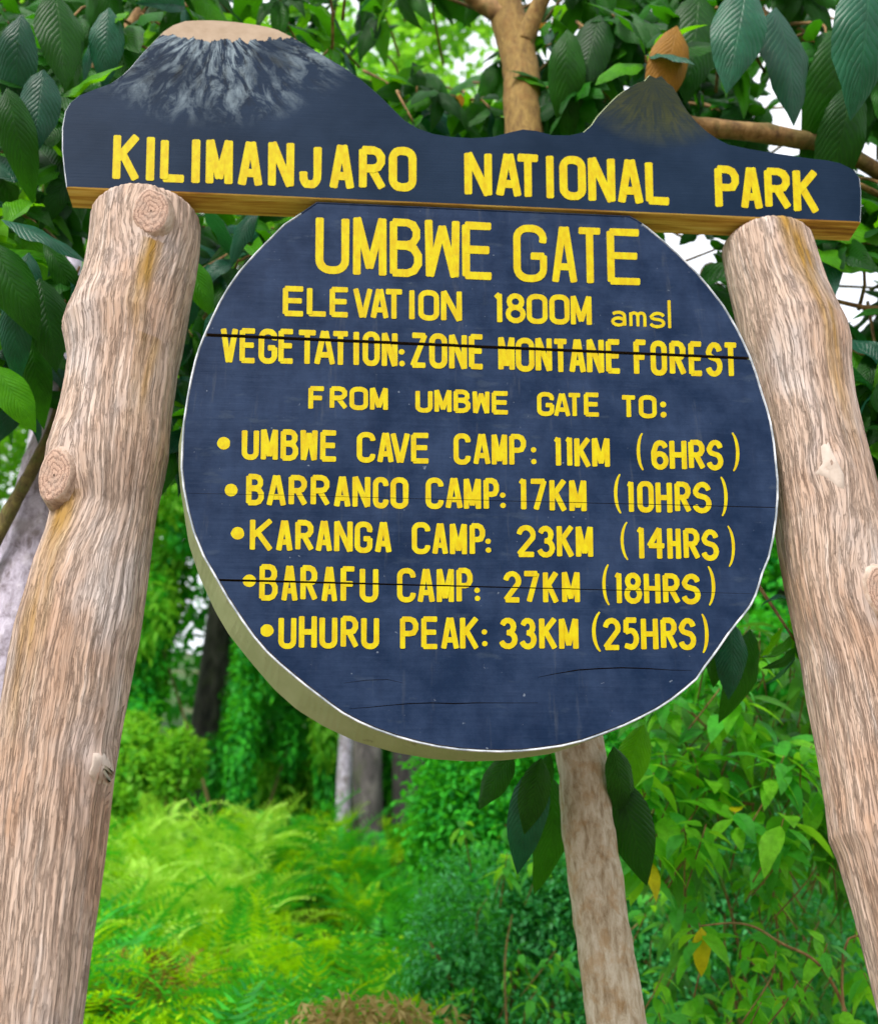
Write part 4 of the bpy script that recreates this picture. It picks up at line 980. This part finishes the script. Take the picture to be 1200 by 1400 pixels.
def foliage(name, blobs, n, tpl, size, mat, parent=None, shell=.55, hangd=.3, upb=.9):
    pos, d = blob_points(blobs, n, shell); g = hgt(pos[:, 0], pos[:, 1]); keep = pos[:, 2] > g + .02; pos, d = pos[keep], d[keep]; n = len(pos)
    dirs = d * .6 + rdir(n) * .8; dirs[:, 2] -= hangd; ups = d * .7 + rdir(n) * .45; ups[:, 2] += upb
    return scatter_obj(name, tpl, pos, dirs, ups, rng.uniform(size[0], size[1], n), mat, parent)
def shrub(name, label, cat, base, blobs, n, tpl, size, mat, stems=5, bark=BARK_BROWN, group=None, **kw):
    root = empty(name, base); tag(root, label, cat, group)
    f = foliage('leaves', blobs, n, tpl, size, mat, root, **kw); f['kind'] = 'stuff'
    bm = bmesh.new()
    for _ in range(stems):
        b = random.choice(blobs); a = Vector(base) + Vector((random.uniform(-.1, .1), random.uniform(-.1, .1), -.05)); c = Vector(b[:3]) + Vector([random.uniform(-.5, .5) * b[3] for _ in range(3)])
        mid = a.lerp(c, .5) + Vector([random.uniform(-.1, .1) for _ in range(3)]); tube(bm, [a, mid, c], [.03, .02, .006], N=6, sub=4, amp=.1)
    me = bpy.data.meshes.new('stems'); bm.to_mesh(me); bm.free(); link('stems', me, bark, root); return root
def gpt(px, Y, off=0):
    x = at(px, 1100, Y).x; return (x, Y, float(hgt(x, Y)) + off)

# bracken slope
def hit_ground(px, py):
    d = ray(px, py).normalized()
    for k in range(20, 900):
        p = CAM + d * (k * .03)
        if p.z < float(hgt(p.x, p.y)): return p
    return CAM + d * 10
BARE = [(hit_ground(480, 1380), .75), (hit_ground(560, 1360), .5), (hit_ground(430, 1290), .3)]
def not_bare(x, y):
    k = np.ones(len(x), bool)
    for p, rr in BARE: k &= (x - p.x) ** 2 + ((y - p.y) * .8) ** 2 > rr ** 2
    return k
def fern_bed(name, xr, yr, n, mat, label, sz=(.45, .85), bias=None, hz=.12):
    xs = rng.uniform(xr[0], xr[1], n); ys = rng.uniform(yr[0], yr[1], n)
    kb = not_bare(xs, ys) if 'DEAD' not in mat.name and 'dead' not in mat.name else np.ones(n, bool); xs, ys = xs[kb], ys[kb]; n = len(xs)
    k = 7; P = np.repeat(np.stack([xs, ys, hgt(xs, ys)], -1), k, 0); N = len(P)
    hh = np.repeat(rng.uniform(.02, .55, n) ** 1.3 * np.clip((ys - 4.3) / 3.5, .25, 1), k); P[:, 2] += hh; P[:, :2] += rng.normal(size=(N, 2)) * .05
    a = rng.uniform(0, 6.28, N); el = rng.uniform(.05, 1.05, N); d = np.stack([np.cos(a) * np.cos(el), np.sin(a) * np.cos(el), np.sin(el)], -1)
    up = np.tile([0, 0, 1.], (N, 1)) + rdir(N) * .15
    o = scatter_obj(name, T_FROND, P, d, up, rng.uniform(sz[0], sz[1], N), mat, None, False)
    tag(o, label, 'ferns', kind='stuff'); return o
fern_bed('bracken', (-4.2, .4), (5.0, 12.5), 950, LEAF_FERN, 'bright yellow-green bracken covering the slope behind the left post', (.22, .62))
fern_bed('pale_bracken', (-4.2, -.6), (8.0, 12.7), 230, LEAF_FERNP, 'paler bracken along the top of the slope below the climber wall')
fern_bed('far_bracken', (-9, -4), (5., 12), 200, LEAF_FERN, 'bracken further left on the slope')
fern_bed('dead_bracken', (-2.3, -.1), (4.6, 8.6), 30, LEAF_DEAD, 'brown dead bracken fronds lying in the green slope', (.3, .6))
fern_bed('shaded_bracken', (0., 5.5), (7.5, 14), 350, LEAF_CLIMB, 'darker ferns on the slope behind the right-hand shrubs')  # shade put into the colour: darker green than the open bracken

# low green weeds all over the near slope
fern_bed('dark_ferns', (-4.2, .6), (4.6, 12.), 330, LEAF_CLIMB, 'deep green ferns among the bright bracken, coloured dark for its shadowed gaps')  # dark leaf colour stands in for shadow between the bright fronds
n = 42000; xs = rng.uniform(-7, 6, n); ys = 4.4 + rng.random(n) ** 1.5 * 11; kb = not_bare(xs, ys) | (rng.random(n) < .12); xs, ys = xs[kb], ys[kb]; n = len(xs); P = np.stack([xs, ys, hgt(xs, ys) + rng.random(n) ** 2 * .28 + .01], -1)
dd = rdir(n); dd[:, 2] = np.abs(dd[:, 2]) * .6; up = rdir(n) * .5; up[:, 2] += 1
tag(scatter_obj('low_weeds', T_SM, P, dd, up, rng.uniform(.04, .09, n), LEAF_FERN), 'low bright green weeds covering the ground of the slope', 'weeds', kind='stuff')

# leafy mounds and litter on the slope
def mound(label, px, Y, rxy, rz, n, mat, size=(.035, .075)):
    b = gpt(px, Y); o = foliage('ground_cover', lumpy(b[0], Y, b[2] + rz * .15, rxy, rxy * .7, rz, 9, .5), n, T_SM, size, mat); tag(o, label, 'ground cover', kind='stuff')
mound('bright mound of leafy ground cover at the foot of the left post', 160, 6.2, .6, .35, 9000, LEAF_FERN)
mound('pale feathery mound along the upper left of the slope', 250, 10.5, 1.1, .55, 12000, LEAF_FERNP, (.05, .1))
mound('green mound right of the bare brown patch', 640, 7.4, .7, .5, 12000, LEAF_FAR)
mound('green mound in the middle of the bracken slope', 400, 8.6, .8, .55, 12000, LEAF_FAR, (.04, .09))
mound('dark green hollow plants below the bracken', 330, 6.6, .5, .3, 8000, LEAF_CLIMB)
lb = at(515, 1378, 5.3)
o_ = foliage('dead_fern_litter', lumpy(lb.x, lb.y, lb.z - .05, .34, .3, .11, 10, .5), 900, T_MED, (.03, .08), LEAF_DRY, hangd=.0); tag(o_, 'brown heap of dead fern at the bottom of the photo, left of the bole', 'fern litter', kind='stuff')
nl = 1500; q = []
for p, rr in BARE[:2]:
    for _ in range(nl // 2): a_ = random.random() * 6.28; r_ = rr * 1.25 * math.sqrt(random.random()); x_ = p.x + r_ * math.cos(a_); y_ = p.y + r_ * math.sin(a_); q.append((x_, y_, float(hgt(x_, y_)) + .03 + random.random() * .06))
q = np.array(q); dd = rdir(len(q)); dd[:, 2] *= .4; up = rdir(len(q)) * .5; up[:, 2] += 1
tag(scatter_obj('leaf_litter', T_SM, q, dd, up, rng.uniform(.03, .09, len(q)), LEAF_DEAD), 'brown dead leaves on the bare patch of ground', 'leaf litter', kind='stuff')

# climber-draped thicket (mid left) and its neighbours
b0 = gpt(330, 13.4)
BL = []
for k in range(46):                       # hanging creeper columns of uneven length
    bx = b0[0] + random.uniform(-2.1, 1.9); by = 13.4 + random.uniform(-.7, 1.2); top = b0[2] + random.uniform(1.2, 5.4); ln = random.uniform(.5, 1.3)
    BL.append((bx, by, top - ln * .5, random.uniform(.14, .36), random.uniform(.15, .35), ln * .75, ln))
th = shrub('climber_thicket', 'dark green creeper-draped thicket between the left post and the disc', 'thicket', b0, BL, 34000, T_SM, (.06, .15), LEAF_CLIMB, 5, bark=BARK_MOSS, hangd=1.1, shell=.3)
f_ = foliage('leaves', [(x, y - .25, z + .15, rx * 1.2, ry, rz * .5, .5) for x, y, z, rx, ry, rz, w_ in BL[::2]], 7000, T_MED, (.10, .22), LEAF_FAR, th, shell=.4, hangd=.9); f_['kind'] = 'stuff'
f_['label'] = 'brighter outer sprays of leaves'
b1 = gpt(190, 12.2)
shrub('dark_thicket', 'low rounded bush touching the left post above the bracken', 'bush', b1, lumpy(b1[0] - .1, 12.2, b1[2] + 1.0, .8, .7, 1.1, 8), 12000, T_SM, (.06, .12), LEAF_FAR, 4)
b1 = gpt(665, 10.5)
shrub('leafy_bush', 'mid green bush beneath the bottom edge of the disc, right of two grey trunks', 'bush', b1, lumpy(b1[0], 10.8, b1[2] + .9, .75, .7, 1.0, 10), 15000, T_SM, (.06, .12), LEAF_CLIMB, 4)
# bluish small-leaved shrubs on the right
b2 = gpt(700, 6.3)
shrub('small_leaved_shrub', 'dense small-leaved dark green shrub left of the slim tree bole', 'shrub', b2, lumpy(b2[0], 6.4, b2[2] + .62, .62, .5, .75, 12), 24000, T_SM, (.028, .055), LEAF_SMALL, 8)
b2 = gpt(985, 6.1)
shrub('small_leaved_shrub', 'dense small-leaved dark green shrub right of the slim tree bole', 'shrub', b2, lumpy(b2[0], 6.3, b2[2] + .72, .9, .5, .95, 16), 34000, T_SM, (.028, .055), LEAF_SMALL, 8)
b2 = gpt(1240, 5.6)
shrub('small_leaved_shrub', 'small-leaved shrub showing at the right edge behind the right post', 'shrub', b2, lumpy(b2[0], 5.7, b2[2] + .55, .7, .5, .7, 10), 16000, T_SM, (.028, .055), LEAF_SMALL, 6)
b2 = gpt(830, 8.8)
shrub('forest_shrub', 'taller leafy shrub behind the slim tree bole', 'shrub', b2, lumpy(b2[0], 9.0, b2[2] + 1.4, 1.6, .8, 1.7, 12), 26000, T_SM, (.05, .10), LEAF_CLIMB, 6)

# shrub with drooping lance leaves beside the right post
def lance_shrub(name, label, base, tips, stems, size=(.13, .22), mat=LEAF_LANCE, yellow=()):
    root = empty(name, base); tag(root, label, 'shrub'); bm = bmesh.new()
    for st in stems: tube(bm, st, list(np.linspace(.007, .003, len(st))), N=7, sub=6, amp=.1)
    L = []
    for c in tips:
        ax = Vector((random.uniform(-.4, .4), random.uniform(-.6, .1), .5)); L += cluster_leaves(c, ax, random.randint(6, 9), random.uniform(*size), .8)
        tube(bm, [Vector(c) - ax.normalized() * .22 + Vector((random.uniform(-.08, .08), .06, -.03)), Vector(c) - ax.normalized() * .1, Vector(c)], [.003, .003, .002], N=5, sub=3, amp=0)
    me = bpy.data.meshes.new('stems'); bm.to_mesh(me); bm.free(); link('stems', me, BARK_BROWN, root)
    tmesh = {}
    L.sort(key=lambda l: (l[0] - CAM).length)
    near, rest = L[:280], L[280:]
    for i, (b, d, up, s) in enumerate(near):
        isy = random.random() < .010
        m = LEAF_YELLOW if isy else (LEAF_LIMEL if random.random() < .5 else LEAF_LANCE2)
        if m.name not in tmesh:
            V, F, U = leaf_tpl(6, .42, .55, .35, .4, .40, .06, 1); me = mesh_np('leaf', V, F, U[F].reshape(-1, 2)); me.materials.append(m); me.polygons.foreach_set('use_smooth', [True] * len(me.polygons)); tmesh[m.name] = me
        o = bpy.data.objects.new('leaf', tmesh[m.name]); COL.objects.link(o); o.parent = root
        M = frame(np.array([d]), np.array([up]))[0]
        o.matrix_local = Matrix.Translation(b - Vector(base)) @ Matrix([[*M[r]] for r in range(3)]).to_4x4() @ Matrix.Scale(s, 4)
        if isy: o['label'] = 'yellowed leaf'
    if rest:
        o = scatter_obj('leaves', T_MED, np.array([l[0] for l in rest]), np.array([l[1] for l in rest]), np.array([l[2] for l in rest]), np.array([l[3] for l in rest]), mat, root); o['kind'] = 'stuff'
    return root
LEAF_LIMEL = m_leaf('lance_leaf_bright', (.07, .48, .006), (.34, .88, .05), (.42, .9, .03), .42, .5)
LEAF_LANCE2 = m_leaf('lance_leaf_mid', (.03, .34, .025), (.14, .68, .07), (.24, .78, .03), .40, .42, spec=.35)
random.seed(5)
bb = Vector(gpt(1000, 4.7))
tips = [at(random.uniform(870, 1140), random.uniform(850, 1160), random.uniform(3.9, 5.0)) for _ in range(135)]
stems = [[bb, at(1000 + 30 * i, 1250, 4.7), at(930 + 50 * i, 1120, 4.6), at(900 + 60 * i, 980, 4.6)] for i in (0, 2)]
stems += [[at(940, 970, 4.5), at(985, 1010, 4.5), at(1030, 1025, 4.5)], [at(1030, 1100, 4.4), at(985, 1090, 4.4), at(940, 1060, 4.4)]]
lance_shrub('lance_leaved_shrub', 'shrub with drooping light green lance leaves between the disc and the right post', tuple(bb), tips, stems)
bb = Vector(gpt(1080, 3.9))
tips = [at(px, py, Y) for px, py, Y in [(955,1262,3.9),(1130,1290,4.0),(1090,1340,3.8),(1180,1330,4.2),(1040,1370,3.9),(1000,1395,3.8),(1150,1380,3.9),(1110,1130,4.3),(1120,1175,4.2),(900,1385,3.9),(1060,1300,4.1)]]
stems = [[at(1170, 1440, 4.05), at(1150, 1370, 4.03), at(1115, 1315, 4.), at(1068, 1290, 4.), at(1032, 1268, 3.95), at(1000, 1262, 3.92), at(958, 1266, 3.9)], [bb, at(1150, 1350, 4.), at(1200, 1290, 4.)]]
ls = lance_shrub('low_sapling', 'low sapling with thin brown twigs and a yellow leaf in the lower right corner', tuple(bb), tips, stems, (.08, .14))
hang(ls, bb, [(958,1268,3.88,966,1336,0,LEAF_YELLOW,2,'bright yellow leaf hanging from the twig tip')])
LL = []
random.seed(9)
for k in range(70):
    px = random.uniform(880, 1180); c = at(px, random.uniform(1180, 1420), random.uniform(4.4, 5.4)); LL.append(c)
bq = Vector(gpt(1010, 4.9)); lance_shrub('broad_leaved_weeds', 'light green leafy plants filling the lower right, under the lance-leaved shrub', tuple(bq), LL, [[bq, at(1000, 1350, 4.9), at(990, 1250, 4.8)]], (.09, .17))
LL = [at(random.uniform(600, 780), random.uniform(1120, 1400), random.uniform(5.3, 6.0)) for _ in range(16)]
bq = Vector(gpt(690, 5.5)); lance_shrub('broad_leaved_weeds', 'scattered leafy sprigs in front of the shrub left of the bole', tuple(bq), LL, [[bq, at(690, 1350, 5.5), at(700, 1250, 5.5)]], (.07, .13))

# grey trunks behind
for lab, px, Y, r, hh, lean in (('slender pale grey trunk below the disc, left one of the pair', 468, 12.0, .075, 7.5, .1), ('stout dark grey trunk below the disc, right one of the pair', 505, 11.4, .145, 8.5, -.15),
                            ('pale straight trunk at the left edge of the photo', 2, 7.5, .13, 8.0, -.2)):
    b = Vector(gpt(px, Y)); root = empty('forest_tree', tuple(b)); tag(root, lab, 'tree')
    tube_obj('trunk', [b + Vector((0, 0, -.2)), b + Vector((lean * .3, 0, hh * .3)), b + Vector((lean * .6, 0, hh * .65)), b + Vector((lean, 0, hh))], [r * 1.15, r, r * .85, r * .6], BARK_LILAC if px < 500 else BARK_GREY, root, N=16, amp=.15, sub=10)
    cr = b + Vector((lean, 0, hh + .6))
    f = foliage('crown', lumpy(cr.x, cr.y, cr.z, 1.5, 1.3, 1.4, 10), 9000, T_SM, (.10, .2), LEAF_FAR, root, shell=.3); f['kind'] = 'stuff'

# trees further up the slope, fading into one mass
def far_tree(label, px, Y, h, cr, n, mat, size=(.14, .28), bark=BARK_GREY):
    b = Vector(gpt(px, Y)); root = empty('forest_tree', tuple(b)); tag(root, label, 'tree')
    top = b + Vector((random.uniform(-.4, .4), 0, h)); tube_obj('trunk', [b + Vector((0, 0, -.2)), b.lerp(top, .5) + Vector((random.uniform(-.3, .3), 0, 0)), top], [.22, .16, .08], bark, root, N=12, sub=8)
    f = foliage('crown', lumpy(top.x, top.y, top.z - cr * .2, cr, cr * .9, cr * .85, 14), n, T_SM, size, mat, root, shell=.25); f['kind'] = 'stuff'
far_tree('light green forest tree seen through the leaves above the header', 560, 13, 12.5, 3.0, 6500, LEAF_FAR)
far_tree('forest tree behind the upper left of the header', 260, 15, 11.5, 3.6, 7000, LEAF_FAR)
far_tree('tall forest tree far left behind the leaning trunk', -60, 14, 8.5, 3.6, 9000, LEAF_FAR)
far_tree('forest tree rising behind the middle of the disc', 640, 16, 8.5, 4.0, 24000, LEAF_CLIMB)
far_tree('forest tree behind the right post', 1120, 12, 4.2, 2.2, 20000, LEAF_CLIMB, (.10, .2))
far_tree('forest tree beyond the gap left of the disc', 330, 18, 8.0, 3.6, 24000, LEAF_FAR)
far_tree('forest tree right of the disc behind the lance leaves', 930, 13, 4.0, 2.4, 22000, LEAF_CLIMB, (.10, .2))
# closed forest along the hill crest
blobs = []
for i in range(46):
    x = random.uniform(-26, 26); y = random.uniform(16, 26); blobs.append((x, y, float(hgt(x, y)) + random.uniform(1.5, 3.2), 2.2, 1.8, random.uniform(2.2, 3.4), 1.0))
tag(foliage('far_forest', blobs, 90000, T_SM, (.16, .34), LEAF_CLIMB, None, shell=.5), 'dense forest closing the slope in the distance', 'forest', kind='stuff')
